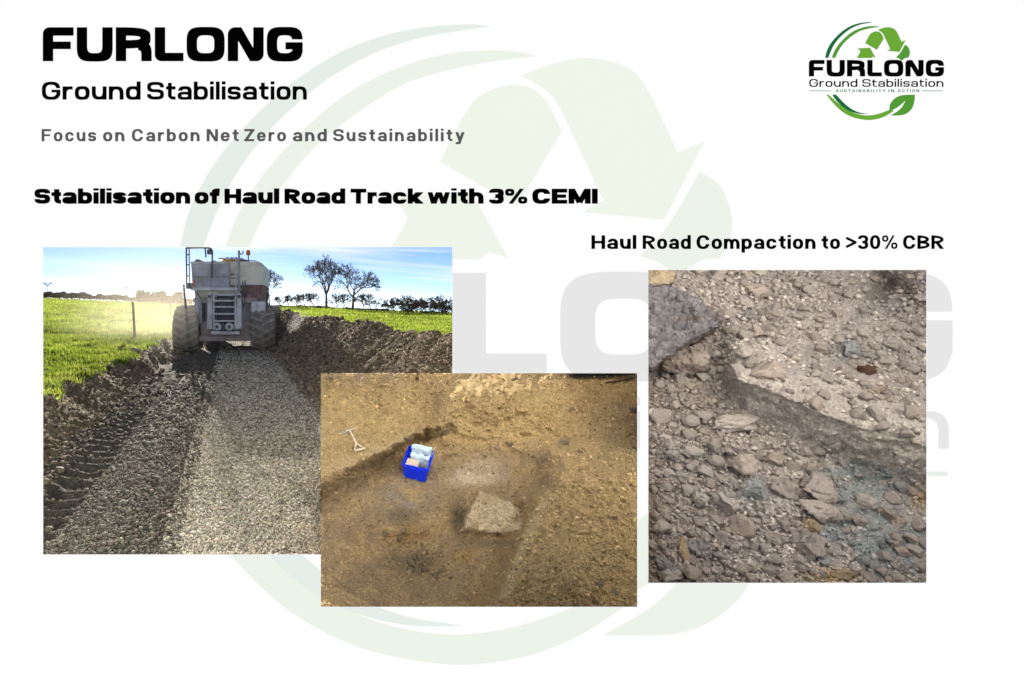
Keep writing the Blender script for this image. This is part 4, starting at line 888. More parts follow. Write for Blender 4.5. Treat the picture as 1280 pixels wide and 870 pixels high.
def surface(name, R, xs, ys, cf, m, keep=None, skirt=(), label=None, kind='structure', cat=None, split=None):
    X_, Y_ = np.meshgrid(xs, ys); P = ray(X_, Y_, R.d(X_, Y_, R.hf(X_, Y_))); C = cf(X_, Y_); ny, nx = X_.shape
    j, i = np.meshgrid(np.arange(ny - 1), np.arange(nx - 1), indexing='ij'); q = np.stack([j * nx + i, (j + 1) * nx + i, (j + 1) * nx + i + 1, j * nx + i + 1], -1)
    cx_, cy_ = (X_[:-1, :-1] + X_[1:, 1:]) / 2, (Y_[:-1, :-1] + Y_[1:, 1:]) / 2; K = np.ones(cx_.shape, bool) if keep is None else keep(cx_, cy_)
    V = P.reshape(-1, 3); C = C.reshape(-1, 3); parts_ = []
    for nm, msk in ([(name, K)] if split is None else [(n_, K & f_(cx_, cy_)) for n_, f_ in split]):
        qq = q[msk]; used = np.unique(qq); rm = np.full(len(V), -1); rm[used] = np.arange(len(used)); VV_, CC_, QQ = V[used], C[used], rm[qq]
        # drop the free border straight down so the relief is a solid bank of soil
        e = np.concatenate([QQ[:, [0, 1]], QQ[:, [1, 2]], QQ[:, [2, 3]], QQ[:, [3, 0]]]); key = e.min(1) * 10000000 + e.max(1); u_, ix, ct = np.unique(key, return_index=True, return_counts=True); be_ = e[ix[ct == 1]]
        if split is None:
            bu = np.unique(be_); low = VV_[bu].copy(); low[:, 2] = np.minimum(low[:, 2] - .01, .02); rm2 = np.full(len(VV_), -1); rm2[bu] = len(VV_) + np.arange(len(bu))
            QQ = np.concatenate([QQ, np.stack([be_[:, 1], be_[:, 0], rm2[be_[:, 0]], rm2[be_[:, 1]]], 1)]); VV_ = np.concatenate([VV_, low]); CC_ = np.concatenate([CC_, CC_[bu]])
        o = link(nm, npmesh(nm, VV_, QQ, CC_), m, None, True); tag(o, label, cat, None, kind); parts_.append(o)
    return parts_
xs2 = np.concatenate([np.arange(401, 566, 1.1), [566], np.arange(567, 804, 1.1)]); ys2 = np.concatenate([np.arange(455, 466, 2), [466.5], np.arange(467.6, 776, 1.1)])
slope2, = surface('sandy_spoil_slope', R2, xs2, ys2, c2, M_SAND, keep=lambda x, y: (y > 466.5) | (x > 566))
def clods(name, R, n, box, rpx, cf, m, keep=None, sink=.1, dark=1.0, parent=None, bases=TINY):
    px = RNG.uniform(box[0], box[2], n); py = RNG.uniform(box[1], box[3], n)
    if keep is not None: k = keep(px, py); px, py = px[k], py[k]
    n = len(px); r = rpx(n, px, py); k = (px - r > box[0] + .5); sc_ = R.d(px, py, 0) / FP; rm = r * sc_
    P = R.P(px, py, 0) + np.array(R.n)[None] * (rm * (1 - sink - .5))[:, None]; C = cf(px, py) * dark * (.92 + .2 * RNG.normal(size=(n, 1))).clip(.45, 1.15)
    return scatter(name, P[k], rm[k], C[k], m, parent, bases, .95)
M_CLOD = mat('clod', attr=True, rough=1, var=.25, nscale=60, bump=.004, bscale=120)
def r_ln(lo, med, hi, sg=.45): return lambda n, px, py: np.clip(med * np.exp(RNG.normal(size=n) * sg), lo, hi)
B2 = (402, 468.5, 800, 765)
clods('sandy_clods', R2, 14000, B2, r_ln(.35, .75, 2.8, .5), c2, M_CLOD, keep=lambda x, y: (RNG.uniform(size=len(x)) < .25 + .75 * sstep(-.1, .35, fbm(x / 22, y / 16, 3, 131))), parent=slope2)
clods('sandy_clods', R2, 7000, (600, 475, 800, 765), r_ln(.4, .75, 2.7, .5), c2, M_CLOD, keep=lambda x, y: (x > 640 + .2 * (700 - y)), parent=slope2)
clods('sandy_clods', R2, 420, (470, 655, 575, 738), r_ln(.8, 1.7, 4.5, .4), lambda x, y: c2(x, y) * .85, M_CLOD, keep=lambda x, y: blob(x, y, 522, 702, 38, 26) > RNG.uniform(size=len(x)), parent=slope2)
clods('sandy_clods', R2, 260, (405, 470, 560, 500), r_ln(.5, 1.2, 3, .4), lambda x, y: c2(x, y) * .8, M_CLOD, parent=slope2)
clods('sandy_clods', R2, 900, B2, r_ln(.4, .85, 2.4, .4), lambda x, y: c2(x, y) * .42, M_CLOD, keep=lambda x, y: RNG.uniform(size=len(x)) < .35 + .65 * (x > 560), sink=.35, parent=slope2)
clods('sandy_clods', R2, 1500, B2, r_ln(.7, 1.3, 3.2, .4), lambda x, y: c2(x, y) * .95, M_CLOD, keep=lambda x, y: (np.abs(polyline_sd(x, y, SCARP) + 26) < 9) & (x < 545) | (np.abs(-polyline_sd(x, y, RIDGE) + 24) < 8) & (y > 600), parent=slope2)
# single stones
M_STONE = mat('stone', (.42, .34, .24), .95, .3, 9, .012, 30, rnd=.3)
BASE_ME = []
def stone_me(k, hi=False):
    key = ('hi' if hi else 'lo', k)
    for kk, me in BASE_ME:
        if kk == key: return me
    V, F = ico(4 if hi else 3, 300 + k, .34 if hi else .26, 8 if hi else 6); me = npmesh('stone', V, F); BASE_ME.append((key, me)); return me
MATS = {}
def tinted(name, c, **kw):
    if name not in MATS: MATS[name] = mat(name, c, **{**dict(rough=.95, var=.3, nscale=9, bump=.012, bscale=30, rnd=.12), **kw})
    return MATS[name]
def stone_at(R, px, py, rx, ry, m, parent=None, name='stone', hi=False, lift=.25, rz=None, k=None, thick=None):
    k = RNG.integers(0, 12) if k is None else k; o = bpy.data.objects.new(name, stone_me(int(k), hi)); COL.objects.link(o)
    if not o.data.materials: o.data.materials.append(m)
    o.material_slots[0].link = 'OBJECT'; o.material_slots[0].material = m
    s = R.scale(px, py); t = thick or min(rx, ry) * .95; P = R.V(px, py) + R.n * (t * s * lift)
    q = R.n.to_track_quat('Z', 'Y'); o.rotation_mode = 'QUATERNION'; o.rotation_quaternion = q @ Euler((0, 0, RNG.uniform(0, 6.28) if rz is None else rz)).to_quaternion()
    o.scale = (rx * s * .93, ry * s * 1.15, t * s); o.location = P
    if parent is not None: o.parent = parent
    return o
M_DKROCK = tinted('dark_trench_stone', (.26, .215, .15)); 
trench = [(504, 664, 5, 4), (498, 673, 5, 4), (515, 706, 7, 5), (521, 714, 8, 5), (512, 716, 5, 4), (527, 704, 5, 4), (519, 697, 4, 4), (533, 714, 5, 4), (545, 721, 6, 4), (550, 714, 4, 3), (528, 683, 4, 3), (538, 704, 4, 3), (506, 700, 4, 3), (482, 668, 5, 4)]
for a in trench: stone_at(R2, *a, M_DKROCK if RNG.uniform() < .7 else M_STONE, slope2)
for a in [(556, 540, 4, 3), (621, 560, 4, 3), (705, 554, 5, 3), (726, 566, 4, 3), (785, 565, 4, 3), (643, 475, 6, 3.5), (714, 513, 5, 3), (792, 513, 4, 5), (792, 562, 3, 4), (749, 731, 5, 4), (768, 741, 4, 3), (638, 556, 3, 5)]: stone_at(R2, *a, M_STONE if RNG.uniform() < .5 else M_DKROCK, slope2)
# dark ribbed strip in the top right corner, behind the rim
strip = MB(); Pa, Pb = R2.V(722, 475, .03), R2.V(800, 472, .03)
rt = empty('rubber_track', tuple(Pa)); tag(rt, 'dark ribbed machine track lying beyond the sand at the top right of the middle picture', 'machine track')
dv = Pb - Pa; L_ = dv.length; rt.rotation_euler = (math.atan(R2.m), 0, math.atan2(dv.y, dv.x))
M_RUB = mat('black_rubber', (.025, .026, .03), .7, .3, 20)
MB().box(-.05, L_ + .05, 0, .12, 0, .03, .004).build('belt', M_RUB, rt)
for k in range(16): MB().box(k * L_ / 15.5 - .008, k * L_ / 15.5 + .008, -.012, .11, .005, .055, .003).build('tread_bar', M_RUB, rt)
st = MB(); st.tube([R2.V(757, 480, .012)[:], R2.V(775, 478, .015)[:], R2.V(792, 474.5, .012)[:]], [.006, .007, .004], 6); tag(st.build('stick', mat('stick', (.07, .05, .035), .9)), 'thin dark stick lying on the sand below the machine track', 'stick')

# crate with its contents
M_CRATE = mat('blue_plastic', (.0, .035, .92), .42, .12, 5, spec=.4, tint=((.30, .24, .2), 42, .63, .8)); M_BAG = mat('pale_plastic_bag', (.62, .78, .86), .4, .08, 12, .004, 40); M_PAPER = mat('cream_paper', (.72, .60, .50), .8, .06, 8); M_TOOLG = mat('grey_tool', (.22, .24, .25), .5, .2)
sc2 = R2.scale(520, 590); cw_, cl_, ch_ = 31 * sc2, 40 * sc2, 20 * sc2
crate = empty('plastic_crate'); tag(crate, 'bright blue open plastic crate standing on the trench floor beside the earth step', 'crate')
cpos = R2.V(521.5, 589.5); base_q = R2.n.to_track_quat('Z', 'Y')
e2 = Vector((0, R2.n.z, -R2.n.y)); e1 = Vector((1, 0, 0)); th = math.radians(-22)
fx = e1 * math.cos(th) + e2 * math.sin(th); fy = R2.n.cross(fx)
Mw = Matrix((fx, fy, R2.n)).transposed().to_4x4(); Mw.translation = cpos + R2.n * .002; crate.matrix_world = Mw
def frustum(mb, w0, l0, z0, w1, l1, z1, closed=True):
    vs = [(-w0, -l0, z0), (w0, -l0, z0), (w0, l0, z0), (-w0, l0, z0), (-w1, -l1, z1), (w1, -l1, z1), (w1, l1, z1), (-w1, l1, z1)]
    return mb.add(vs, [(0, 1, 5, 4), (1, 2, 6, 5), (2, 3, 7, 6), (3, 0, 4, 7)] + ([(3, 2, 1, 0)] if closed else []))
w0, l0, w1, l1 = cw_ * .42, cl_ * .43, cw_ * .49, cl_ * .49
mb = MB(); frustum(mb, w0, l0, 0, w1, l1, ch_); vs_in = [(-w0 + .004, -l0 + .004, .004), (w0 - .004, -l0 + .004, .004), (w0 - .004, l0 - .004, .004), (-w0 + .004, l0 - .004, .004), (-w1 + .004, -l1 + .004, ch_), (w1 - .004, -l1 + .004, ch_), (w1 - .004, l1 - .004, ch_), (-w1 + .004, l1 - .004, ch_)]
o0 = len(mb.v); mb.v += vs_in; mb.f += [(o0 + 4, o0 + 5, o0 + 1, o0), (o0 + 5, o0 + 6, o0 + 2, o0 + 1), (o0 + 6, o0 + 7, o0 + 3, o0 + 2), (o0 + 7, o0 + 4, o0, o0 + 3), (o0, o0 + 1, o0 + 2, o0 + 3), (4, 5, o0 + 5, o0 + 4), (5, 6, o0 + 6, o0 + 5), (6, 7, o0 + 7, o0 + 6), (7, 4, o0 + 4, o0 + 7)]
mb.build('tub', M_CRATE, crate)
mb = MB(); rw = .006
mb.box(-w1 - rw, w1 + rw, -l1 - rw, -l1 + .003, ch_ - .010, ch_ + .004, .0015); mb.box(-w1 - rw, w1 + rw, l1 - .003, l1 + rw, ch_ - .010, ch_ + .004, .0015); mb.box(-w1 - rw, -w1 + .003, -l1 + .0035, l1 - .0035, ch_ - .009, ch_ + .0035, .0015); mb.box(w1 - .003, w1 + rw, -l1 + .0035, l1 - .0035, ch_ - .009, ch_ + .0035, .0015)
mb.build('rim', M_CRATE, crate); MB().box(-w1 * .45, w1 * .45, -l1 - .012, -l1 - .004, ch_ - .022, ch_ - .012, .002).build('handle', M_CRATE, crate)
for x in (-.6, 0, .6): MB().box(w1 * x * .8 - .003, w1 * x * .8 + .003, -l0 - .0062, -l0 + .002, .008, .05, .001).build('rib', M_CRATE, crate)
MB().box(-w1 + .004, w1 - .004, l1 * .30, l1 * .38, ch_ - .012, ch_ + .0045, .001).build('cross_bar', M_CRATE, crate)
def held(name, mb, m, label, cat): o = mb.build(name, m); o.matrix_world = Mw; return tag(o, label, cat)
def bag(x0, x1, y0, y1, z0, z1, seed, lean):
    bm = bmesh.new(); bmesh.ops.create_cube(bm, size=1); bmesh.ops.subdivide_edges(bm, edges=bm.edges[:], cuts=5, use_grid_fill=True); from mathutils import noise as mn
    for v in bm.verts:
        p = Vector(((x0 + x1) / 2 + v.co.x * (x1 - x0), (y0 + y1) / 2 + v.co.y * (y1 - y0), (z0 + z1) / 2 + v.co.z * (z1 - z0))); nn = mn.noise(p * 60 + Vector((seed, 0, 0)))
        v.co = p + Vector((0, lean * (p.z - z0), 0)) + Vector((nn * .007, nn * .008, mn.noise(p * 38) * .012 * (p.z > z0 + .5 * (z1 - z0))))
    bm.verts.index_update(); m_ = MB(); m_.add([v.co[:] for v in bm.verts], [[v.index for v in f.verts] for f in bm.faces]); bm.free(); return m_
held('plastic_bag', bag(-w1 * .72, w1 * .86, l1 * .45, l1 * .92, .02, ch_ + .026, 1, .1), M_BAG, 'pale blue plastic bag standing up at the back of the blue crate', 'bag')
held('plastic_bag', bag(-w1 * .62, w1 * .84, -l1 * .12, l1 * .26, .02, ch_ + .006, 2, .15), M_BAG, 'pale blue plastic bag in the middle of the blue crate, before its cross bar', 'bag')
held('sheet_of_paper', bag(-w1 * .84, w1 * .15, -l1 * .82, -l1 * .14, ch_ - .018, ch_ - .008, 3, .12), M_PAPER, 'cream paper lying at the front of the blue crate', 'paper')
tl = MB(); tl.box(w1 * .25, w1 * .7, -l1 * .7, -l1 * .35, ch_ - .02, ch_ - .004, .003); tl.tube([(w1 * .3, -l1 * .7, ch_ - .002), (w1 * .62, -l1 * .15, ch_ + .006)], .0035, 6); held('hand_tool', tl, M_TOOLG, 'small grey hand tool lying in the front right of the blue crate', 'tool')
tl = MB(); tl.tube([(w1 * .9, l1 * .45, ch_ - .02), (w1 * 1.12, l1 * .95, ch_ + .045)], [.0028, .0022], 6); held('wooden_stick', tl, mat('pale_wood', (.6, .52, .42), .7, .1), 'thin pale stick poking out of the back right corner of the blue crate', 'stick')

# spade lying on the upper ledge
M_SHAFT = mat('pale_ash_wood', (.74, .62, .48), .6, .3, 60); M_BLADE2 = mat('worn_spade_steel', (.36, .35, .31), .45, .3, 20, metal=.5)
sp_o = empty('spade'); tag(sp_o, 'spade with a pale wooden D handle lying on the ledge above the trench', 'spade'); 
A_, B_, T_ = R2.V(437.3, 541.2, .016), R2.V(445.6, 557.2, .014), None
c1, c2_, = R2.V(443.4, 565.4, .013), R2.V(455.6, 562.6, .013)
sp_o.location = A_
def rel(*v): return [tuple(Vector(q) - A_) for q in v]
MB().tube(rel(A_, A_.lerp(B_, .5), B_), [0.0066, .0068, .0082], 8).build('shaft', M_SHAFT, sp_o)
MB().tube(rel(B_, R2.V(443.8, 560.5, .013), c1), .0052, 7).tube(rel(B_, R2.V(451.5, 560.2, .013), c2_), .0052, 7).tube(rel(c1, c1.lerp(c2_, .5), c2_), .0068, 8).build('d_handle', M_SHAFT, sp_o)
bq = [R2.V(426.5, 543.8, .004), R2.V(443.5, 540.0, .018), R2.V(443.0, 538.9, .024), R2.V(433, 540.2, .020), R2.V(425.8, 542.8, .008)]
MB().add(rel(*bq) + rel(*[q - R2.n * .003 for q in bq]), [(0, 1, 2, 3, 4), (9, 8, 7, 6, 5), (0, 5, 6, 1), (1, 6, 7, 2), (2, 7, 8, 3), (3, 8, 9, 4), (4, 9, 5, 0)]).build('blade', M_BLADE2, sp_o)
MB().tube(rel(R2.V(432.8, 541.9, .020), R2.V(443.6, 539.6, .022)), .0042, 7).build('tread', M_SHAFT, sp_o)
# ---- right picture: broken clay and stones
TOPL = [(880, 452), (898, 466), (930, 477), (962, 487), (1005, 507), (1048, 526), (1082, 536), (1105, 541), (1140, 552), (1175, 566)]
BOTL = [(880, 456), (902, 482), (920, 503), (939, 520), (970, 538), (1001, 552), (1056, 577), (1112, 598), (1175, 628)]
def zones3(px, py):
    w = 3.2 * fbm(px / 11, py / 11, 4, 205)
    a = polyline_sd(px, py, TOPL) + w; b = polyline_sd(px, py, BOTL) + 1.4 * w       # > 0 above each line
    return a, b
def h3(px, py):
    a, b = zones3(px, py); on = sstep(899, 926, px)
    t = np.clip(b / np.maximum(b - a, 2), 0, 1); t = np.where(a > 0, 1, np.where(b < 0, 0, t))
    h = on * (.34 * t * (1 - .75 * sstep(12, 85, a)) + .0003 * np.clip(a, 0, 60)) + (1 - on) * .12 * sstep(-40, 60, -(py - 480) + 0 * px)
    face = on * (a <= 0) * (b >= 0)
    h = h + face * .0025 * np.sin((py - .42 * px) / 2.1 + 2.5 * fbm(px / 15, py / 9, 2, 207)) 
    h = h + .03 * fbm(px / 40, py / 34, 4, 201) + .016 * fbm(px / 11, py / 9, 4, 202) * (1 - .45 * face) + .008 * fbm(px / 3.6, py / 3.2, 3, 203) * (1 - .6 * face)
    h = h + .10 * blob(px, py, 1150, 375, 60, 40) - .13 * blob(px, py, 1105, 362, 26, 22) + .09 * blob(px, py, 1122, 352, 13, 22) + .05 * sstep(400, 340, py)
    h = h - .05 * blob(px, py, 1065, 452, 20, 12) - .07 * blob(px, py, 845, 466, 45, 9) - .035 * blob(px, py, 993, 575, 9, 12)
    am = (1 - .75 * face) * (1 - .6 * blob(px, py, 1060, 400, 90, 55, 3)) * (1 - .8 * sstep(.05, .2, t) * sstep(1.0, .9, t) * on) * (1 - .55 * on * sstep(2, 10, a) * sstep(60, 30, a)) * (1 - .6 * blob(px, py, 1100, 660, 60, 60))
    l0, _ = lumps(px, py, 19, 241, .15, .62, .6); l1, _ = lumps(px + 5, py, 10, 242, .15, .7, .75); l2, _ = lumps(px, py + 3, 5.2, 243, .2, .75, .85)
    h = h + am * (.040 * l0 * (py > 500) + .030 * l1 + .017 * l2)
    h = h - .02 * sstep(.1, .4, fbm(px / 30, py / 30, 3, 208)) * (py > 560)
    return h
R3 = Relief(3.53, .77, h3, 3.4)
def c3(px, py):
    f = fbm(px / 40, py / 34, 4, 211)[..., None]; g = fbm(px / 4.5, py / 4, 3, 212)[..., None]; f2 = fbm(px / 16, py / 14, 4, 213)
    C = np.array([.53, .475, .455]) * (1 + .13 * f + .12 * g)
    def mixc(C, w, col): w = np.clip(w, 0, 1)[..., None]; return C * (1 - w) + np.array(col) * (1 + .16 * g) * w
    _, t0 = lumps(px, py, 19, 241, .15, .62, .6); _, t1 = lumps(px + 5, py, 10, 242, .15, .7, .75); _, t2 = lumps(px, py + 3, 5.2, 243, .2, .75, .85)
    C = C * (1 + .35 * (t1 - .5) + .25 * (t2 - .5))[..., None]
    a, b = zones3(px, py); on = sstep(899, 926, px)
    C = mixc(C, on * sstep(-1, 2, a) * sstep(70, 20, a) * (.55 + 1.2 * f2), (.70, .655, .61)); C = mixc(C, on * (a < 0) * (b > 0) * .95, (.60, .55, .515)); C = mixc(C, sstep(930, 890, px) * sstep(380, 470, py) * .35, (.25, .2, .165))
    C = mixc(C, (blob(px, py, 1090, 640, 55, 50, 4) + blob(px, py, 1120, 690, 50, 40, 4) + blob(px, py, 1080, 590, 40, 14) + blob(px, py, 1040, 668, 26, 12) + blob(px, py, 945, 614, 22, 17)) * (.75 + 1.2 * f2), (.355, .385, .40))
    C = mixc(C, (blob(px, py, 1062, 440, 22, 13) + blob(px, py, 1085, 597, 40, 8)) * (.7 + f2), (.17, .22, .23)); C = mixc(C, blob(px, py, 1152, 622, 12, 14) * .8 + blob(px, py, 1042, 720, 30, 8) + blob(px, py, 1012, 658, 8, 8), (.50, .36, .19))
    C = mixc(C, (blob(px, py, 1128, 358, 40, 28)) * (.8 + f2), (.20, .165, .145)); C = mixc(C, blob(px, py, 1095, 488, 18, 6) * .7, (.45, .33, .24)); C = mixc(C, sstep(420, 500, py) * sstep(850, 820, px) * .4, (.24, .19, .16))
    return C.clip(.02, .8)
M_CLAY = mat('dry_clay', attr=True, rough=1, var=.4, nscale=60, bump=.035, bscale=55)
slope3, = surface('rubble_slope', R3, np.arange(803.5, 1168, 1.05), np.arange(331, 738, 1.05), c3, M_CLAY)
B3 = (806, 333, 1165, 735)
dens3 = lambda x, y: np.clip(.35 + .9 * blob(x, y, 905, 400, 60, 60) + .7 * blob(x, y, 860, 560, 70, 60) + .4 * (y > 640) + .35 * (y < 400), 0, 1) * (1 - .75 * blob(x, y, 1100, 655, 62, 55, 4)) * (1 - .4 * blob(x, y, 1080, 390, 70, 60)) * np.where((zones3(x, y)[0] > 0) & (zones3(x, y)[0] < 34) & (x > 925), .3, 1) * (1 - .3 * (y < 470)) * np.where((zones3(x, y)[0] < 0) & (zones3(x, y)[1] > 0) & (x > 900), .12, 1)
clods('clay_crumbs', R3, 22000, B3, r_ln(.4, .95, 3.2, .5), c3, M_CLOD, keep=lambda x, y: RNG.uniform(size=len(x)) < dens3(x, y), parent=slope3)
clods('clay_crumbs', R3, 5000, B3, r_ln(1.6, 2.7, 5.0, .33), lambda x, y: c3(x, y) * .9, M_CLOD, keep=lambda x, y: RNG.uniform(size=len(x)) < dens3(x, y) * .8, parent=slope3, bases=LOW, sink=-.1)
# the stones one can pick out
NOTE = []      # occupied discs
TAN = tinted('tan_stone', (.53, .455, .41)); GRYB = tinted('grey_brown_stone', (.50, .445, .42)); PALE = tinted('pale_stone', (.56, .51, .48)); BLU = tinted('blue_grey_clay', (.39, .415, .425), spec=.6); ORG = tinted('orange_brown_stone', (.50, .395, .27)); SLT = tinted('slate_grey_stone', (.36, .345, .35))
notable = [
 (957, 468, 18, 12, TAN, 'rough tan stone perched at the upper left end of the long rock ledge', 0.3),
 (915, 531, 34, 11, PALE, 'long flat pale stone lying below the big grey boulder', -.15),
 (976, 612, 16, 16, GRYB, 'round lumpy clay ball in the middle of the lower rubble', 0),
 (1019, 614, 21, 17, GRYB, 'larger rounded clay lump right of the round ball, cracked along its side', .2),
 (1018, 638, 25, 15, GRYB, 'wide cracked clay lump right below the round ball', -.1),
 (926, 587, 17, 15, TAN, 'brown knobbly stone above the wet blue grey patch', 0),
 (1003, 683, 18, 17, GRYB, 'big clay lump near the bottom edge of the right picture', .4),
 (964, 576, 12, 11, TAN, 'rounded tan stone just below the rock ledge', 0),
 (942, 616, 17, 13, BLU, 'wet blue grey clay lump left of the round clay ball', 0),
 (866, 567, 14, 9, PALE, 'pale angular stone in the pile at the left edge', .3),
 (887, 560, 12, 10, GRYB, 'grey wedge shaped stone right of the pale angular one', .8),
 (905, 633, 14, 13, PALE, 'pale rounded stone left of the wet blue grey lump', 0),
 (903, 621, 11, 8, PALE, 'small pale stone sitting on the rounded pale one', 0),
 (872, 625, 10, 9, PALE, 'pale round stone low in the left pile', 0),
 (871, 685, 14, 13, SLT, 'grey clay lump beside the orange streaked stone at the lower left', .2),
 (853, 686, 7, 14, ORG, 'narrow orange brown stone near the bottom left of the right picture', .3),
 (832, 707, 17, 9, SLT, 'flat slate grey stone in the bottom left corner', .5),
 (838, 721, 18, 8, PALE, 'pale slab of stone at the very bottom left edge', 0),
 (1012, 659, 8, 8, ORG, 'small orange stone beneath the cracked clay lump', 0),
 (1048, 719, 20, 8, ORG, 'orange brown crusty stone at the bottom edge', 0),
 (1063, 441, 15, 10, BLU, 'blue green clay lump on the upper right slope', -.2),
 (1084, 465, 11, 8, tinted('dark_red_brown_stone', (.16, .09, .07)), 'dark red brown stone tucked beneath the blue green lump', 0),
 (985, 569, 5, 12, PALE, 'narrow pale upright stone wedged beside a dark gap', .1),
 (1108, 645, 10, 8, TAN, 'brown stone on the blue grey clay at the right', 0),
 (1122, 655, 12, 6, TAN, 'flat crumbling brown stone near the right edge of the blue clay', -.4),
 (1076, 628, 12, 10, PALE, 'pale lump half sunk in the blue grey clay', 0),
 (880, 540, 7, 5, TAN, 'small brown stone touching the long flat pale stone', 0),
 (930, 521, 12, 6, TAN, 'smooth tan stone on the upper side of the long flat one', -.5),
 (941, 366, 14, 11, TAN, 'yellowish tan stone high on the loose scree', 0),
 (928, 445, 11, 9, PALE, 'oval pale stone at the foot of the scree beside the boulder', 0),
 (960, 395, 14, 11, GRYB, 'greyish lump in the middle of the loose scree', 0),
 (995, 397, 9, 5, PALE, 'flat pale stone at the right side of the scree', 0),
 (936, 400, 9, 9, SLT, 'grey rounded stone in the scree left of the greyish lump', 0),
]
for i, (px, py, rx, ry, m, lab, rz) in enumerate(notable):
    o = stone_at(R3, px, py, rx, ry, m, None, 'stone', True, .45, -rz, i % 12); tag(o, lab, 'stone'); NOTE.append((px, py, max(rx, ry) * .8))
# the rest of the countable stones are pieces of the slope
cnt = 0; tries = 0; rr = random.Random(5)
while cnt < 285 and tries < 20000:
    tries += 1
    px, py = rr.uniform(812, 1156), rr.uniform(340, 727)
    dd = float(np.clip(.18 + 1.1 * blob(px, py, 915, 395, 55, 60) + 1.0 * blob(px, py, 860, 575, 60, 60) + .45 * (py > 640) + .3 * blob(px, py, 1110, 460, 50, 40), 0, 1))
    if rr.random() > dd: continue
    a, b = zones3(np.array([px]), np.array([py]))
    if a[0] < 1 and b[0] > -2 and px > 895: continue
    if rr.random() < .75 * float(blob(px, py, 1095, 655, 60, 52, 4)): continue
    if px < 905 and 350 < py < 470 and px < 905 - (py - 398) * .3: continue
    r = min(13 if py > 520 and px < 1000 else 8.5, 4.4 + rr.expovariate(1 / 2.8)) * (1 if py > 500 or px < 960 else .72)
    if any(math.hypot(px - q[0], py - q[1]) < (r + q[2]) * .82 for q in NOTE): continue
    NOTE.append((px, py, r)); cnt += 1
    bl = float(blob(px, py, 1100, 660, 60, 60))
    m = BLU if rr.random() < bl * .35 else rr.choice([TAN, GRYB, GRYB, GRYB, PALE])
    stone_at(R3, px, py, r * rr.uniform(.9, 1.25), r * rr.uniform(.75, 1.05), m, slope3, 'stone', False, .6)
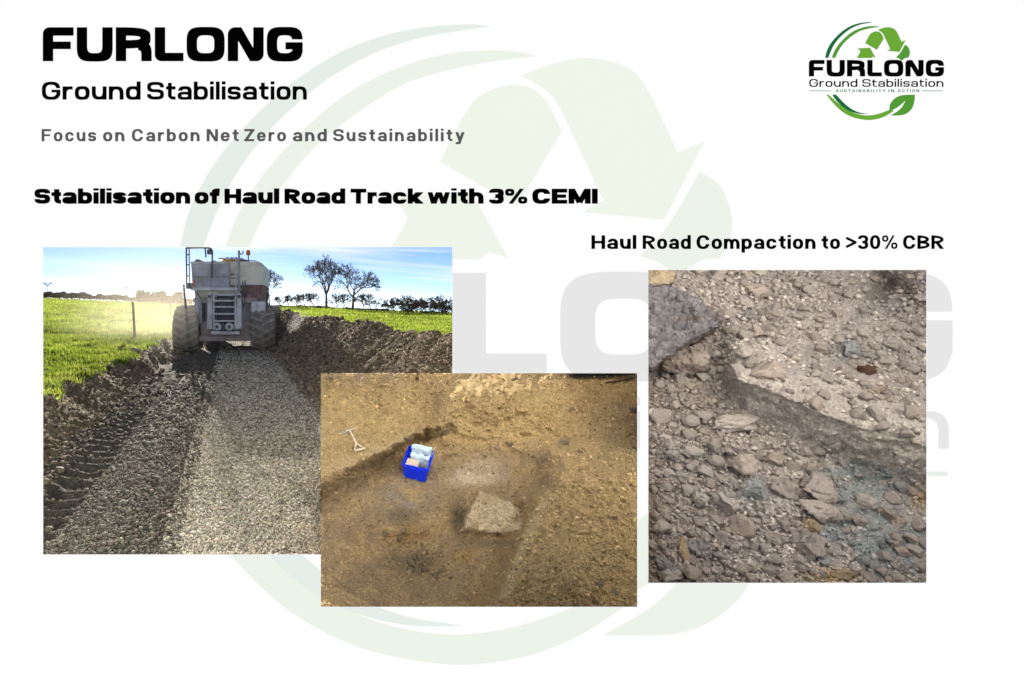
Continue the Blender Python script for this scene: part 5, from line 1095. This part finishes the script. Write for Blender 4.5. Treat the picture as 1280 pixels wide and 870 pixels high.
# the big grey boulder, an angular block overhanging the rubble at the left
def boulder(name, top, base_py_drop, lifts, m, label, seed, cuts=4):
    from mathutils.geometry import delaunay_2d_cdt
    from mathutils import noise as mn
    q = []; n = len(top)
    for k in range(n):                                                    # resample the outline every 3 pixels or so
        (ax, ay), (bx, by) = top[k], top[(k + 1) % n]; la, lb = lifts[k], lifts[(k + 1) % n]; c = max(1, round(math.hypot(bx - ax, by - ay) / 2.6))
        q += [(ax + (bx - ax) * t / c, ay + (by - ay) * t / c, la + (lb - la) * t / c) for t in range(c)]
    q = [(x + 1.6 * mn.noise(Vector((x * .12, y * .12, seed))), y + 2.2 * mn.noise(Vector((x * .12, y * .12, seed + 9))), l) for x, y, l in q]
    cx_ = sum(p[0] for p in q) / len(q); cy_ = sum(p[1] for p in q) / len(q); N_ = len(q); xs_ = [p[0] for p in q]; ys_ = [p[1] for p in q]
    g = [(x + random.uniform(-.7, .7), y + random.uniform(-.7, .7)) for x in np.arange(min(xs_), max(xs_), 2.4) for y in np.arange(min(ys_), max(ys_), 2.4)]
    sd = poly_sd(np.array([p[0] for p in g]), np.array([p[1] for p in g]), [(p[0], p[1]) for p in q]); g = [p for p, s in zip(g, sd) if s > 1.2]
    def VM(pts):
        a_, b_, l_ = (np.array([p[k] for p in pts], float) for k in range(3)); return [Vector(v) for v in ray(a_, b_, R3.d(a_, b_, R3.hf(a_, b_)) - l_ * 1.25).tolist()]
    r = delaunay_2d_cdt([Vector(p[:2]) for p in q] + [Vector(p) for p in g], [(k, (k + 1) % N_) for k in range(N_)], [], 1, 1e-5)
    lm = sum(lifts) / len(lifts); V = []
    V = VM([(v.x, v.y, q[orig[0]][2] if orig and orig[0] < N_ else lm + .006) for v, orig in zip(r[0], r[3])])
    F = [tuple(f) for f in r[2]]; ring = [next(i for i, o in enumerate(r[3]) if k in o) for k in range(N_)]; lev = 9
    for j in range(1, lev + 1):
        t = j / lev; new = []; pl = []
        for (x, y, l) in q:
            sh = 1 - .10 * t - .05 * math.sin(t * 3.14); dn = base_py_drop * t * (1 if y > cy_ else .15)
            new.append(len(V) + len(pl)); pl.append((cx_ + (x - cx_) * sh, cy_ + (y - cy_) * sh + dn + 1.5 * mn.noise(Vector((x * .3, t * 3, seed))), l * (1 - t) - .05 * t))
        V += VM(pl)
        F += [(ring[k], ring[(k + 1) % N_], new[(k + 1) % N_], new[k]) for k in range(N_)]; ring = new
    bm = bmesh.new(); bv = [bm.verts.new(v) for v in V]
    for f in F:
        try: bm.faces.new([bv[i] for i in f])
        except ValueError: pass
    bmesh.ops.recalc_face_normals(bm, faces=bm.faces); bm.normal_update()
    bm.verts.index_update(); nt0 = len(r[0])
    for v in bm.verts:
        p = v.co * 4 + Vector((seed, 0, 0)); k_ = mn.fractal(p, .75, 2.1, 6); v.co += v.normal * (.024 * k_ + .02 * abs(mn.fractal(p * 2.1, .8, 2.0, 4))) * (1 if len(q) > 60 else .6) * (1 if v.index < nt0 else .5) + (v.normal * .03 * mn.fractal(v.co * 16, .7, 2.2, 4) if v.index >= nt0 else Vector())
    c = sum((v.co for v in bm.verts), Vector()) / len(bm.verts); bm.faces.ensure_lookup_table()
    for v in bm.verts: v.co -= c
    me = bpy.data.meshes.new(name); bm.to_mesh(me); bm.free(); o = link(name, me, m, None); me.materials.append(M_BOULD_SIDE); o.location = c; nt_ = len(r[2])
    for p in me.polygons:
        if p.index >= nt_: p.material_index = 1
    return tag(o, label, 'boulder')
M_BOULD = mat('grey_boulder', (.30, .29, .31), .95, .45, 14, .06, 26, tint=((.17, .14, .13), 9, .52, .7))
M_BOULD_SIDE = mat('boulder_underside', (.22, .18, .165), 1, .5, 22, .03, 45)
boulder('grey_boulder', [(790, 352), (812, 355), (838, 358), (858, 366), (882, 384), (905, 400), (893, 409), (874, 419), (852, 432), (830, 447), (812, 459), (788, 462)], 14, [.22, .22, .24, .26, .28, .30, .31, .31, .30, .29, .28, .27], M_BOULD, 'big angular grey boulder at the upper left of the right picture', 3)
boulder('brown_boulder', [(828, 447), (852, 436), (876, 430), (886, 445), (884, 459), (868, 468), (845, 467), (826, 462)], 4, [.07, .09, .09, .07, .06, .06, .06, .06], mat('brown_boulder', (.34, .29, .27), .95, .35, 7, .02, 24), 'dark brown crumbly block beneath the big grey boulder', 9, 3)
boulder('tan_boulder', [(800, 335), (830, 334), (845, 342), (842, 353), (825, 357), (800, 354)], 3, [.12, .12, .10, .1, .1, .1], mat('tan_boulder', (.45, .37, .27), .95, .3, 7, .02, 24), 'tan lump in the top left corner above the big grey boulder', 12, 3)
